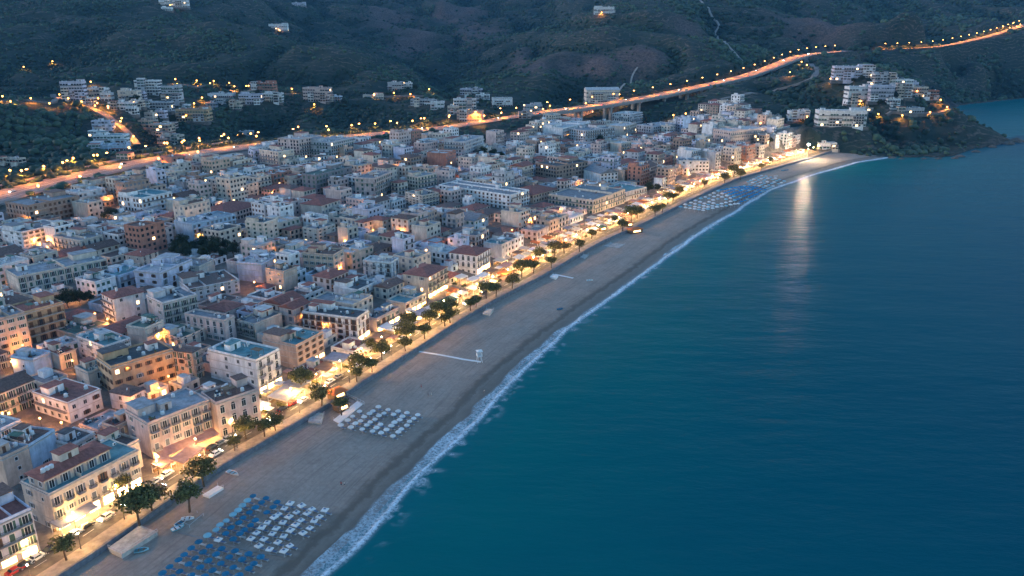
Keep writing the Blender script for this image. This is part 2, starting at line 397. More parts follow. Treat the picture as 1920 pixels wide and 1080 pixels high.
# ------------------------------------------------------------------ ground sheet
def ellpix(x, y, rx, ry):
    g = ground(x, y); return (g[0], g[1], rx, ry) if g is not None else None
rockm = np.zeros_like(Z)
for px_, py_, rx_, ry_ in [(1010,118,75,50),(985,112,50,60),(1060,128,60,50),(1120,115,60,50),(1185,112,75,35),(1215,106,45,30),(1240,106,25,25),(900,62,90,60),(880,52,50,70),(780,62,60,70),(760,95,60,60),(735,30,80,60),(860,25,90,50),(1700,285,22,14),(1640,272,16,25),(1880,250,40,14),(1800,285,50,10),(1530,60,120,60),(1290,60,60,20)]:
    g = ground(px_, py_)
    if g is None: continue
    s_ = math.hypot(g[0], g[1])/1450.
    # radii given in photo pixels across; depth radius stretched up the slope
    d2 = ((GX-g[0])/(rx_*s_*0.62))**2 + ((GY-g[1])/(ry_*s_*2.0))**2
    rockm = np.maximum(rockm, np.exp(-d2*1.1))
rockm = np.clip(rockm*1.25 + fbm(GX, GY, 40, 4)*0.75-0.22, 0, 1)*hill
rockm = np.maximum(rockm, sstep(12, 2, din)*(din > -40)*(~(beach & (dW < 60)))*0.9*np.clip(0.7+fbm(GX,GY,25,3),0,1))
townm = np.clip(sstep(-6, 4, dT) + sstep(20, 12, np.abs(dM))*0.0, 0, 1)
def blur(A, k):
    for _ in range(k):
        A = (np.roll(A,1,0)+np.roll(A,-1,0)+np.roll(A,1,1)+np.roll(A,-1,1)+2*A)/6
    return A
CURV = blur(Z, 40)-blur(Z, 3)                    # positive in gullies, negative on spurs
CURV = CURV/ (np.percentile(np.abs(CURV[hill > .5]), 85)+1e-6)
CURV2 = blur(Z, 420)-blur(Z, 40); CURV2 = np.clip(CURV2/(np.percentile(np.abs(CURV2[hill > .5]), 85)+1e-6), -1.5, 1.5)
CURV = CURV+.8*CURV2
dry = np.clip(0.40-0.5*CURV+fbm(GX+900, GY, 120, 4)*0.9, 0, 1)
m = bpy.data.materials.new('ground_mix'); m.use_nodes = True; n = m.node_tree.nodes; L = m.node_tree.links; b = n['Principled BSDF']
b.inputs['Roughness'].default_value = 0.95; b.inputs['Specular IOR Level'].default_value = 0.1
def attn(n, k): a = n.new('ShaderNodeAttribute'); a.attribute_name = k; return a.outputs['Fac']
def mixc(n, L, f, a, c):
    x = n.new('ShaderNodeMix'); x.data_type = 'RGBA'
    for s_, v in ((0, f), (6, a), (7, c)):
        if hasattr(v, 'links') or hasattr(v, 'is_linked'): L.new(v, x.inputs[s_])
        else: x.inputs[s_].default_value = v if s_ == 0 else (*v, 1)
    return x.outputs[2]
def noise(n, L, vec, sc, det=5, ro=0.65):
    t = n.new('ShaderNodeTexNoise'); t.inputs['Scale'].default_value = sc; t.inputs['Detail'].default_value = det; t.inputs['Roughness'].default_value = ro
    if vec is not None: L.new(vec, t.inputs['Vector'])
    return t.outputs['Fac']
def remap(n, L, v, a, b_, c=0.0, d=1.0):
    r = n.new('ShaderNodeMapRange'); L.new(v, r.inputs[0])
    for i, q in enumerate((a, b_, c, d)): r.inputs[i+1].default_value = q
    return r.outputs[0]
def mathn(n, L, op, a, c=None):
    r = n.new('ShaderNodeMath'); r.operation = op
    for i, q in enumerate((a, c)):
        if q is None: continue
        if hasattr(q, 'is_linked'): L.new(q, r.inputs[i])
        else: r.inputs[i].default_value = q
    return r.outputs[0]
g = n.new('ShaderNodeNewGeometry'); pos = g.outputs['Position']
n1 = remap(n, L, noise(n, L, pos, 0.05), 0.35, 0.65); n2 = remap(n, L, noise(n, L, pos, 0.25, 6), 0.35, 0.65)
# terraces: narrow bands of dry wall and bare soil that follow the contour lines
sx = n.new('ShaderNodeSeparateXYZ'); L.new(pos, sx.inputs[0])
zz = mathn(n, L, 'ADD', sx.outputs['Z'], mathn(n, L, 'MULTIPLY', noise(n, L, pos, 0.012, 3), 60.0))
fr = mathn(n, L, 'FRACT', mathn(n, L, 'MULTIPLY', zz, 1/7.0)); terr = mathn(n, L, 'MULTIPLY', mathn(n, L, 'LESS_THAN', fr, 0.22), n2)
soil = mixc(n, L, n1, (.013,.031,.029), (.030,.048,.040)); soil = mixc(n, L, mathn(n, L, 'MULTIPLY', n2, attn(n, 'dry')), soil, (.055,.060,.047))
soil = mixc(n, L, mathn(n, L, 'MULTIPLY', terr, attn(n, 'dry')), soil, (.15,.118,.10))
rock = mixc(n, L, n2, (.046,.042,.042), (.155,.112,.102)); base = mixc(n, L, attn(n, 'rock'), soil, rock)
tg = mixc(n, L, n2, (.13,.115,.105), (.24,.21,.185)); base = mixc(n, L, attn(n, 'town'), base, tg)
L.new(base, b.inputs['Base Color'])
bp = n.new('ShaderNodeBump'); bp.inputs['Strength'].default_value = 0.7; bp.inputs['Distance'].default_value = 2.5
L.new(noise(n, L, pos, 0.16, 7, 0.7), bp.inputs['Height']); L.new(bp.outputs[0], b.inputs['Normal'])
me = grid_mesh('ground', np.stack([GX, GY, Z], 2).reshape(-1, 3), len(gx), len(gy), m, dict(rock=rockm, town=townm, dry=dry), flip=False)
tag(link('ground', me), 'land of the bay: town floor, scrubby hillsides and rocky headland', kind='structure')

# ------------------------------------------------------------------ sea
xs = np.unique(np.r_[np.arange(-140, 700, 8.), np.arange(700, 1700, 40.), np.arange(1700, 6001, 300.)])
ys = np.unique(np.r_[np.arange(-600, 60, 60.), np.arange(60, 1000, 8.), np.arange(1000, 1800, 40.)])
SX, SY = np.meshgrid(xs, ys, indexing='ij'); dS, _ = seg_dist(SX, SY, SHORE); dS = np.where(dS > 0, 0, -dS)
mw = bpy.data.materials.new('sea_water'); mw.use_nodes = True; n = mw.node_tree.nodes; L = mw.node_tree.links; b = n['Principled BSDF']
g = n.new('ShaderNodeNewGeometry'); pos = g.outputs['Position']
d = attn(n, 'offshore'); big = noise(n, L, pos, 0.012, 3)
dd = mathn(n, L, 'ADD', d, mathn(n, L, 'MULTIPLY', mathn(n, L, 'SUBTRACT', big, 0.5), 70.0))
cr = n.new('ShaderNodeValToRGB'); L.new(remap(n, L, dd, 0, 420), cr.inputs[0])
e = cr.color_ramp.elements; e[0].position = 0; e[0].color = (.004,.125,.140,1); e[1].position = 1; e[1].color = (.0005,.038,.076,1)
for p_, c_ in ((.05, (.001,.118,.126)), (.2, (.0008,.088,.112)), (.5, (.0006,.064,.098))): q = e.new(p_); q.color = (*c_, 1)
L.new(cr.outputs[0], b.inputs['Base Color']); b.inputs['Roughness'].default_value = 0.30; b.inputs['Specular IOR Level'].default_value = 0.008; b.inputs['Specular Tint'].default_value = (.25,.66,1,1)
mp = n.new('ShaderNodeMapping'); mp.inputs['Rotation'].default_value = (0,0,R(12)); mp.inputs['Scale'].default_value = (.38, 1, 1); L.new(pos, mp.inputs[0])
h1 = noise(n, L, mp.outputs[0], 0.16, 5, 0.62); h2 = noise(n, L, mp.outputs[0], 0.045, 3, 0.5)
hh = mathn(n, L, 'ADD', mathn(n, L, 'MULTIPLY', h1, 0.9), mathn(n, L, 'MULTIPLY', h2, 1.9))
bp = n.new('ShaderNodeBump'); bp.inputs['Strength'].default_value = 0.7; bp.inputs['Distance'].default_value = 1.0
L.new(hh, bp.inputs['Height']); L.new(bp.outputs[0], b.inputs['Normal'])
me = grid_mesh('sea', np.stack([SX, SY, SX*0], 2).reshape(-1, 3), len(xs), len(ys), mw, dict(offshore=dS))
tag(link('sea', me), 'calm teal sea of the bay deepening to blue', kind='structure')

# ------------------------------------------------------------------ beach
NB = 620
A_ = resample(WALLP, n=NB); B_ = resample(SHORE, n=NB, smooth=2)
B_ = B_ + 0
T_ = tangents(B_); sea_n = np.stack([T_[:, 1], -T_[:, 0]], 1)      # towards the water
cols = np.r_[np.linspace(0, 1, 46), [1.0]*8]; V = []; wet = []; up = []
offs = np.r_[np.zeros(46), np.array([1, 2, 3.5, 5, 8, 12, 18, 26.])]
for k, (t, o) in enumerate(zip(cols, offs)):
    P = A_[:, :2]*(1-t)+B_[:, :2]*t + sea_n*o
    wd = np.linalg.norm(B_[:, :2]-A_[:, :2], axis=1)*(1-t)-o
    z = np.where(wd > 9, 1.25+0.5*sstep(9, 40, wd), 1.25*np.clip(wd, 0, 9)/9.0) - np.clip(-wd, 0, 30)*0.06
    z = z + fbm(P[:, 0], P[:, 1], 9, 3)*0.10*sstep(4, 14, wd) + 0.10*fbm(P[:, 0], P[:, 1], 34, 2)*sstep(2, 8, wd)
    V.append(np.stack([P[:, 0], P[:, 1], z], 1)); wet.append(wd); up.append(np.full(NB, t))
V = np.stack(V, 1); wet = np.stack(wet, 1)
ms = bpy.data.materials.new('beach_sand'); ms.use_nodes = True; n = ms.node_tree.nodes; L = ms.node_tree.links; b = n['Principled BSDF']
g = n.new('ShaderNodeNewGeometry'); pos = g.outputs['Position']
n1 = remap(n, L, noise(n, L, pos, 0.7, 8, 0.75), 0.33, 0.67); n2 = remap(n, L, noise(n, L, pos, 0.14, 7, .72), 0.42, 0.66)
sand = mixc(n, L, n1, (.29,.225,.185), (.40,.325,.275)); sand = mixc(n, L, mathn(n, L, 'MULTIPLY', n2, 0.5), sand, (.22,.18,.155))
cx_ = n.new('ShaderNodeCombineXYZ'); L.new(mathn(n, L, 'MULTIPLY', attn(n, 'wet'), 1.1), cx_.inputs[0]); L.new(mathn(n, L, 'MULTIPLY', attn(n, 'along'), 0.035), cx_.inputs[1])
trk = remap(n, L, noise(n, L, cx_.outputs[0], 1.0, 5, .7), 0.50, 0.68, 0, .55); sand = mixc(n, L, trk, sand, (.165,.132,.112))
wv = mathn(n, L, 'ADD', attn(n, 'wet'), mathn(n, L, 'MULTIPLY', mathn(n, L, 'SUBTRACT', noise(n, L, pos, 0.13, 5, .7), 0.5), 9.0))
cr = n.new('ShaderNodeValToRGB'); L.new(remap(n, L, wv, -2, 17), cr.inputs[0]); e = cr.color_ramp.elements
e[0].position = 0; e[0].color = (1,1,1,1); e[1].position = 1; e[1].color = (0,0,0,1)
for p_, v_ in ((.26, .85), (.40, .55), (.47, .95), (.54, .9), (.66, .3)): q = e.new(p_); q.color = (v_,v_,v_,1)
sand = mixc(n, L, cr.outputs[0], sand, (.14,.105,.085))
L.new(sand, b.inputs['Base Color']); L.new(remap(n, L, wv, 0, 9, 0.38, 0.95), b.inputs['Roughness']); b.inputs['Specular IOR Level'].default_value = 0.25
bp = n.new('ShaderNodeBump'); bp.inputs['Strength'].default_value = 0.5; bp.inputs['Distance'].default_value = 0.25; L.new(noise(n, L, pos, 1.4, 6, .7), bp.inputs['Height']); L.new(bp.outputs[0], b.inputs['Normal'])
me = grid_mesh('beach', V.reshape(-1, 3), NB, len(cols), ms, dict(wet=wet, along=np.repeat(np.r_[0, np.cumsum(np.linalg.norm(np.diff(B_[:, :2], axis=0), axis=1))][:, None], len(cols), 1)), flip=True)
tag(link('beach', me), 'long curving beach of grey brown sand with a damp tide line', kind='structure')
_bw = V
def beach_z(p):
    return 1.6

# ------------------------------------------------------------------ surf
NS = 1500; S_ = resample(SHORE, n=NS, smooth=6); T_ = tangents(S_); sn = np.stack([T_[:, 1], -T_[:, 0]], 1)
sarc = np.r_[0, np.cumsum(np.linalg.norm(np.diff(S_[:, :2], axis=0), axis=1))]
vv = np.r_[np.arange(-8, 16.01, 0.5), np.arange(17, 46, 1.5)]; U, VV = np.meshgrid(sarc, vv, indexing='ij')
PX = S_[:, 0:1]+sn[:, 0:1]*VV; PY = S_[:, 1:2]+sn[:, 1:2]*VV
near = sstep(330, 60, U)                         # the bottom end of the bay has wider swash
scal = np.abs(np.sin(U/11+2*fbm(U, U*0, 40, 2)))*2.0*near + fbm(U, U*0+50, 16, 3)*2.0
inner = -0.4-1.0*near-scal; crest = 1.5+.8*near+fbm(U, U*0+7, 30, 3)*2.0
zf = np.where(VV < 0, 1.25*np.clip(-VV, 0, 9)/9.0+0.05, 0.06) + 0.35*np.exp(-((VV-crest)/0.9)**2)
fo = sstep(-0.35, 0.35, VV-inner)*sstep(0.5, -0.5, VV-crest)*(0.30+0.55*np.clip(fbm(PX, PY, 5, 4)+.35, 0, 1))
fo = np.maximum(fo, np.exp(-((VV-crest)/(0.75+.0016*U))**2)*(1.0+0.3*fbm(PX, PY, 7, 2)))
lace = np.clip(fbm(PX, PY, 3.2, 4)*2.8-0.35, 0, 1)*sstep(crest+8, crest, VV)*(VV > crest)
fo = np.maximum(fo, lace*0.55)
st = np.exp(-((VV-(17+6*np.sin(U/90)+8*fbm(U, U*0+3, 60, 2)))/1.1)**2)*np.clip(fbm(U, VV*6, 30, 3)*2.4-0.1, 0, 1)*sstep(520, 300, U)
fo = np.maximum(fo, st*0.0); ed = sstep(0, 14, U)
mf = bpy.data.materials.new('sea_foam'); mf.use_nodes = True; n = mf.node_tree.nodes; L = mf.node_tree.links; b = n['Principled BSDF']
b.inputs['Base Color'].default_value = (.66,.74,.80,1); b.inputs['Roughness'].default_value = 0.7
g = n.new('ShaderNodeNewGeometry'); nn = noise(n, L, g.outputs['Position'], 1.1, 5, .75)
al = mathn(n, L, 'MULTIPLY', attn(n, 'foam'), remap(n, L, nn, 0.36, 0.58, 0.25, 1.2)); al = mathn(n, L, 'MINIMUM', al, 0.96)
L.new(al, b.inputs['Alpha'])
me = grid_mesh('surf', np.stack([PX, PY, zf], 2).reshape(-1, 3), NS, len(vv), mf, dict(foam=fo*ed))
tag(link('surf_foam', me), 'white foam of small waves breaking along the sand', kind='stuff')

# ------------------------------------------------------------------ promenade, road, pavement
NW = 260; WL = resample(WALLP, n=NW, smooth=3)
def strip(name, n0, n1, z, material, label, cols=6, z1=None):
    a = offset(WL, n0); b_ = offset(WL, n1); ts = np.linspace(0, 1, cols); V = np.zeros((NW, cols, 3))
    for k, t in enumerate(ts):
        V[:, k, :2] = a[:, :2]*(1-t)+b_[:, :2]*t; V[:, k, 2] = z
    o = link(name, grid_mesh(name, V.reshape(-1, 3), NW, cols, MATS[material], flip=False)); return tag(o, label, kind='structure')
def slab(name, n0, n1, z0, z1, material, label, kind='structure', cat=None):
    mb = MB(); a = offset(WL, n0); c = offset(WL, n1)
    for i in range(NW-1):
        p = [a[i], a[i+1], c[i+1], c[i]]
        lo = [(q[0], q[1], z0) for q in p]; hi = [(q[0], q[1], z1) for q in p]
        mb.face(hi, material); mb.face([lo[0], lo[1], hi[1], hi[0]], material); mb.face([lo[2], lo[3], hi[3], hi[2]], material)
    o = mb.build(name); tag(o, label, cat, kind=kind); return o
mat('asphalt', (.12,.11,.10), 0.85, 0.25, 0.35); mat('paving', (.30,.26,.23), 0.85, 0.2, 0.5); mat('paving_dark', (.20,.175,.155), 0.85, 0.2, 0.5)
mat('seawall_stone', (.15,.17,.205), 0.9, 0.2, 0.7); mat('road_paint', (.7,.7,.68), 0.7, 0.1)
slab('promenade_pavement', 0.4, 5.2, 1.0, WALLZ, 'paving', 'pale paved promenade walk behind the seawall')
strip('promenade_road', 5.2, 12.0, WALLZ-0.13, 'asphalt', 'asphalt seafront road')
slab('sidewalk', 12.0, 16.5, 1.0, WALLZ, 'paving_dark', 'paved footway in front of the seafront houses')
strip('plaza_paving', 16.5, 40.0, WALLZ-0.05, 'paving_dark', 'paved ground under the seafront terraces', cols=8)
o = slab('seawall', -0.35, 0.4, 0.2, WALLZ+0.55, 'seawall_stone', 'low grey stone seawall along the top of the beach', kind='thing', cat='seawall')
mb = MB()
for n0 in (8.52,):
    a = offset(WL, n0); c = offset(WL, n0+0.16)
    for i in range(0, NW-1, 2): mb.face([(q[0], q[1], WALLZ-0.126) for q in (a[i], a[i+1], c[i+1], c[i])], 'road_paint')
tag(mb.build('road_markings'), 'dashed white centre line of the seafront road', kind='structure')

# ------------------------------------------------------------------ motorway
def ribbon(name, P, n0, n1, dz, material, label=None, thick=0.0, kind='structure', parent=None, n=None):
    mb = MB(); a = offset(P, n0); c = offset(P, n1)
    for i in range(len(P)-1):
        hi = [(q[0], q[1], q[2]+dz) for q in (a[i], c[i], c[i+1], a[i+1])][::-1]
        mb.face(hi, material)
        if thick:
            lo = [(q[0], q[1], q[2]-thick) for q in hi]
            mb.face([lo[3], lo[2], lo[1], lo[0]], material)
            mb.face([hi[0], lo[0], lo[1], hi[1]], material) if False else None
            mb.face([lo[0], hi[0], hi[3], lo[3]], material); mb.face([hi[1], lo[1], lo[2], hi[2]], material)
            mb.face([lo[0], lo[1], hi[1], hi[0]], material); mb.face([hi[3], hi[2], lo[2], lo[3]], material)
    o = mb.build(name, parent)
    if label: tag(o, label, kind=kind)
    return o
mat('road_worn', (.19,.175,.165), 0.8, 0.2, 0.2); mat('concrete_road', (.27,.25,.24), 0.85, 0.15, 0.3)
ribbon('motorway', MOTO, -HWM, HWM, 0.02, 'road_worn', 'motorway running behind the town and climbing towards the tunnel')
ribbon('motorway_far', MOTO2, -8, 8, 0.02, 'road_worn', 'far stretch of motorway crossing the dark slope')
mk = MB()
for nn_ in (-0.6, 0.45, -9.4, 9.3, -5.0, 5.0):
    a = offset(MOTO, nn_); c = offset(MOTO, nn_+0.2)
    for i in range(len(MOTO)-1):
        if abs(nn_) == 5.0 and i % 2: continue
        mk.face([(q[0], q[1], q[2]+0.026) for q in (c[i], a[i], a[i+1], c[i+1])][::-1], 'road_paint')
tag(mk.build('motorway_markings'), 'white lane lines of the motorway', kind='structure')
VP = MOTO[ia-2:ib+3]
via_root = empty('motorway_viaduct', tuple(VP[len(VP)//2]*np.array([1,1,0]))); VO = -np.array(via_root.location)
tag(via_root, 'long curving concrete motorway viaduct on tall piers above the far end of town', 'viaduct')
VPl = VP+VO; ribbon('deck', VPl, -10.9, 10.9, -0.05, 'concrete_road', thick=2.6, parent=via_root)
for sgn in (-1, 1):
    ribbon('parapet', VPl, sgn*10.75-0.2, sgn*10.75+0.2, 1.0, 'concrete', thick=1.03, parent=via_root)
for i in range(3, len(VP)-2, 4):
    q = VP[i]; zb = gz(q[0], q[1])-2
    if q[2]-2.6-zb > 3:
        T = VP[i+1]-VP[i]; rz = math.atan2(T[1], T[0])
        mb = MB(); h = q[2]-2.65-zb
        for s_ in (-5.5, 5.5): mb.box(-1.4, s_-1.8, 0, 1.4, s_+1.8, h-1.2, 'concrete')
        mb.box(-1.7, -9.5, h-1.2, 1.7, 9.5, h, 'concrete')
        mb.build('pier', via_root, (q[0]+VO[0], q[1]+VO[1], zb), rz)
def lane(name, pts, width, material, label, dz=0.45):
    W_ = [ground(x, y) for x, y in pts]; W_ = resample(np.array([p for p in W_ if p is not None]), step=5, smooth=4)
    mb = MB(); a = offset(W_, -width/2); c = offset(W_, width/2)
    za = np.maximum(hz(a[:,0],a[:,1]), hz(c[:,0],c[:,1]))+dz
    for i in range(len(W_)-1):
        mb.face([(a[i][0],a[i][1],za[i]),(a[i+1][0],a[i+1][1],za[i+1]),(c[i+1][0],c[i+1][1],za[i+1]),(c[i][0],c[i][1],za[i])], material)
        mb.face([(a[i][0],a[i][1],za[i]-3),(a[i+1][0],a[i+1][1],za[i+1]-3),(a[i+1][0],a[i+1][1],za[i+1]),(a[i][0],a[i][1],za[i])], material)
        mb.face([(c[i+1][0],c[i+1][1],za[i+1]-3),(c[i][0],c[i][1],za[i]-3),(c[i][0],c[i][1],za[i]),(c[i+1][0],c[i+1][1],za[i+1])], material)
    tag(mb.build(name), label, kind='structure'); return np.c_[W_[:, :2], za]
LN_service = lane('service_road', [(-20,392),(60,376),(120,360),(200,342),(290,320),(380,303),(450,292)], 7, 'road_worn', 'service road below the motorway embankment')
LN_upper = lane('upper_road', [(-20,356),(60,336),(130,322),(200,306),(250,292),(320,284),(420,268),(500,262)], 6, 'road_worn', 'road along the upper side of the motorway')
LN_valley = lane('valley_road', [(100,180),(140,188),(175,205),(205,222),(225,238),(245,256),(258,275)], 7, 'road_worn', 'road winding up the valley to the hill village')
LN_ridge = lane('ridge_road', [(330,158),(380,164),(430,166),(480,172),(520,176),(560,178)], 6, 'road_worn', 'lane above the hill village')
LN_west = lane('west_lane', [(-10,193),(20,188),(60,192),(100,195),(130,185)], 6, 'road_worn', 'lane on the hillside west of the village')
LN_loop = lane('loop_road', [(1350,187),(1400,178),(1450,170),(1500,160),(1528,147),(1534,134),(1520,122),(1510,112)], 8, 'road_worn', 'slip road looping up to the motorway')
LN_mid = lane('terrace_lane', [(690,180),(720,182),(760,180),(800,180)], 5, 'road_worn', 'lane to the houses at the foot of the valley')
LN_sw = lane('headland_lane', [(1660,222),(1700,218),(1750,214),(1780,205)], 5, 'road_worn', 'lane across the headland')
mat('path_soil', (.30,.27,.25), 0.95, 0.15, 0.3)
LN_t1 = lane('hill_track', [(1312,0),(1330,25),(1350,48),(1340,62),(1362,85),(1378,102),(1392,118)], 4.0, 'path_soil', 'pale track cut down the hillside above the viaduct', 0.8)
LN_t2 = lane('hill_path', [(1160,172),(1172,158),(1185,142),(1195,128)], 2.5, 'path_soil', 'narrow pale path climbing from the villa', 0.8)
def path_dist(x, y, P): return np.abs(seg_dist(x, y, P)[0])

# ------------------------------------------------------------------ scrub on the slopes
nr = np.random.RandomState(5)
cx = GX.ravel(); cyy = GY.ravel(); dist = np.hypot(cx, cyy)
pxs, pys, dep = proj((GX.ravel(), GY.ravel(), Z.ravel()))
keep = (np.minimum(sstep(3, 25, -dT), sstep(2, 10, din)).ravel()) * (pxs > -250) * (pxs < 2170) * (pys > -160)*(pys < 460) * (dist < 2700)
rm = rockm.ravel(); dens = np.clip(0.62+0.55*CURV.ravel()+fbm(GX, GY, 60, 4).ravel()*1.3, 0.06, 1.2)*(1-0.85*np.clip(rm*1.5, 0, 1))
wgt = keep*dens/np.maximum(dist, 500)**1.1
for P, wd_ in ((MOTO,15),(MOTO2,14),(LN_service,6),(LN_upper,6),(LN_valley,7),(LN_ridge,6),(LN_west,6),(LN_loop,8),(LN_mid,6),(LN_sw,6),(LN_t1,5),(LN_t2,4)):
    wgt = wgt*(path_dist(GX, GY, P).ravel() > wd_)
NBUSH = 60000
SCRUB = (cx, cyy, wgt, dist)
def make_scrub(blocked):
    w_ = wgt*(~blocked(cx, cyy)); idx = nr.choice(len(cx), NBUSH, p=w_/w_.sum())
    x = cx[idx]+nr.uniform(-3, 3, NBUSH); y = cyy[idx]+nr.uniform(-3, 3, NBUSH); z = hz(x, y)
    phi = (1+5**.5)/2
    iv = np.array([(-1,phi,0),(1,phi,0),(-1,-phi,0),(1,-phi,0),(0,-1,phi),(0,1,phi),(0,-1,-phi),(0,1,-phi),(phi,0,-1),(phi,0,1),(-phi,0,-1),(-phi,0,1)])/math.hypot(1, phi)
    fi = np.array([(0,11,5),(0,5,1),(0,1,7),(0,7,10),(0,10,11),(1,5,9),(5,11,4),(11,10,2),(10,7,6),(7,1,8),(3,9,4),(3,4,2),(3,2,6),(3,6,8),(3,8,9),(4,9,5),(2,4,11),(6,2,10),(8,6,7),(9,8,1)])
    wood = ((proj((x, y, z))[0] < 200) & (proj((x, y, z))[1] > 190)) | (x > 330)
    r = (1.1+2.2*nr.rand(NBUSH)**2)*np.where(wood, 1.5, 1.0)*(0.8+0.45*np.clip(np.hypot(x, y)/1500, 0, 1.6))
    V = iv[None]*(0.62+0.7*nr.rand(NBUSH, 12, 1))*r[:, None, None]; V[:, :, 2] *= (0.62+0.35*nr.rand(NBUSH))[:, None]
    V += np.stack([x, y, z+r*0.35], 1)[:, None]
    Fc = (fi[None]+np.arange(NBUSH)[:, None, None]*12).reshape(-1, 3)
    me = bpy.data.meshes.new('hillside_scrub'); me.vertices.add(NBUSH*12); me.vertices.foreach_set('co', V.astype(np.float32).ravel())
    me.loops.add(Fc.size); me.loops.foreach_set('vertex_index', Fc.astype(np.int32).ravel()); me.polygons.add(len(Fc))
    me.polygons.foreach_set('loop_start', np.arange(0, Fc.size, 3, dtype=np.int32)); me.polygons.foreach_set('loop_total', np.full(len(Fc), 3, np.int32)); me.update()
    cvx = CURV[np.clip(((x-gx[0])/GS).astype(int),0,len(gx)-1), np.clip(((y-gy[0])/GS).astype(int),0,len(gy)-1)]
    tint = np.repeat(np.clip(nr.rand(NBUSH)*0.6+fbm(x, y, 90, 3)*0.6+.1-.3*cvx, 0, 1), 12)
    a = me.attributes.new('tint', 'FLOAT', 'POINT'); a.data.foreach_set('value', tint.astype(np.float32)); me.materials.append(MATS['scrub_leaf'])
    tag(link('hillside_scrub', me), 'dark scrub and low trees covering the hills and headland', kind='stuff')
# ------------------------------------------------------------------ building kit
def ring(mb, w, d, z0, z1, o, t, m):
    """a closed rail o outside the wall faces, t thick"""
    mb.box(-o, -o, z0, w+o, -o+t, z1, m); mb.box(-o, d+o-t, z0, w+o, d+o, z1, m)
    mb.box(-o, -o+t, z0, -o+t, d+o-t, z1, m); mb.box(w+o-t, -o+t, z0, w+o, d+o-t, z1, m)
_WM = {}
def window_mesh(kind, sh):
    k = (kind, sh)
    if k in _WM: return _WM[k]
    mb = MB(); W_, H_ = dict(door=(1.25, 2.25), square=(1.15, 1.35), arch=(1.35, 2.0), wide=(2.3, 1.5), lit=(1.2, 1.5), shut=(1.2, 2.1), small=(.8, 1.0))[kind]
    a = W_/2; fr = 'frame_white' if sh != 'shutter_brown' else 'frame_brown'; t = 0.14
    pane = 'window_lit' if kind == 'lit' else (sh if kind == 'shut' else 'glass')
    mb.box(-a, -0.04, 0, a, 0.04, H_, pane)
    mb.box(-a-t, -0.13, -t, a+t, 0.02, 0, fr); mb.box(-a-t, -0.09, H_, a+t, 0.02, H_+t, fr)
    mb.box(-a-t, -0.09, 0, -a, 0.02, H_, fr); mb.box(a, -0.09, 0, a+t, 0.02, H_, fr)
    if kind in ('door', 'wide', 'square', 'lit'): mb.box(-.035, -0.06, 0, .035, -0.041, H_, fr)
    if kind == 'arch':
        n = 7; pts = [(-a, -0.05, H_+t)]+[(a*math.cos(math.pi*(1-j/n)), -0.05, H_+t+a*0.8*math.sin(math.pi*j/n)) for j in range(1, n)]+[(a, -0.05, H_+t)]
        mb.face(pts, 'glass'); mb.box(-.035, -0.06, 0, .035, -0.041, H_, fr)
    if kind in ('door', 'square') and sh:
        s_ = W_*0.46
        for q in (-1, 1):
            x0 = q*(a+t+0.02); x1 = q*(a+t+0.02+s_); mb.box(min(x0,x1), -0.10, 0, max(x0,x1), -0.04, H_, sh)
    _WM[k] = mb.mesh('window'); return _WM[k]
_BM = {}
def balcony_mesh(L_):
    L_ = round(L_*2)/2
    if L_ in _BM: return _BM[L_]
    a = L_/2; s = MB(); s.box(-a, -1.05, -0.18, a, 0.02, 0, 'stone_pale')
    r = MB(); y = -1.0
    r.box(-a+.03, y-.03, .95, a-.03, y+.03, 1.02, 'iron')
    for q in (-1, 1): r.box(q*(a-.06)-.03, y+.03, .95, q*(a-.06)+.03, -.02, 1.02, 'iron')
    k = max(3, int(L_/.28))
    for i in range(k+1):
        x = -a+.06+(L_-.12)*i/k; r.box(x-.025, y-.02, 0.0, x+.025, y+.02, .95, 'iron')
    for q in (-1, 1):
        for i in range(3): r.box(q*(a-.06)-.02, -.25-.28*i-.02, 0, q*(a-.06)+.02, -.25-.28*i+.02, .95, 'iron')
    _BM[L_] = (s.mesh('balcony'), r.mesh('railing')); return _BM[L_]
_HM = {}
def tank_mesh():
    if 'tank' not in _HM:
        mb = MB(); mb.box(-.7, -.45, 0, .7, .45, .25, 'concrete'); mb.lathe((0,0,.25), [(.55,0),(.6,.1),(.6,.95),(.35,1.15),(.12,1.2)], 'tank_white', 10); _HM['tank'] = mb.mesh('water_tank')
    return _HM['tank']
def ac_mesh():
    if 'ac' not in _HM:
        mb = MB(); mb.box(-.5,-.2,.1,.5,.2,.85,'tank_white'); mb.box(-.4,-.18,0,-.3,.18,.1,'steel'); mb.box(.3,-.18,0,.4,.18,.1,'steel'); mb.lathe((0,-.2,.48), [(.01,0),(.02,.01)], 'iron', 6); mb.box(-.3,-.215,.25,.3,-.201,.75,'iron'); _HM['ac'] = mb.mesh('air_conditioner')
    return _HM['ac']
def dish_mesh():
    if 'dish' not in _HM:
        mb = MB(); mb.tube((0,0,0),(0,0,1.2),.04,.04,'steel'); n = 10; rim = [(.45*math.cos(2*math.pi*j/n), -.12, 1.25+.45*math.sin(2*math.pi*j/n)) for j in range(n)]
        for j in range(n): mb.face([rim[j], rim[(j+1)%n], (0,.1,1.25)], 'tank_white')
        mb.tube((0,.1,1.0),(0,-.45,1.25),.02,.02,'steel'); _HM['dish'] = mb.mesh('satellite_dish')
    return _HM['dish']
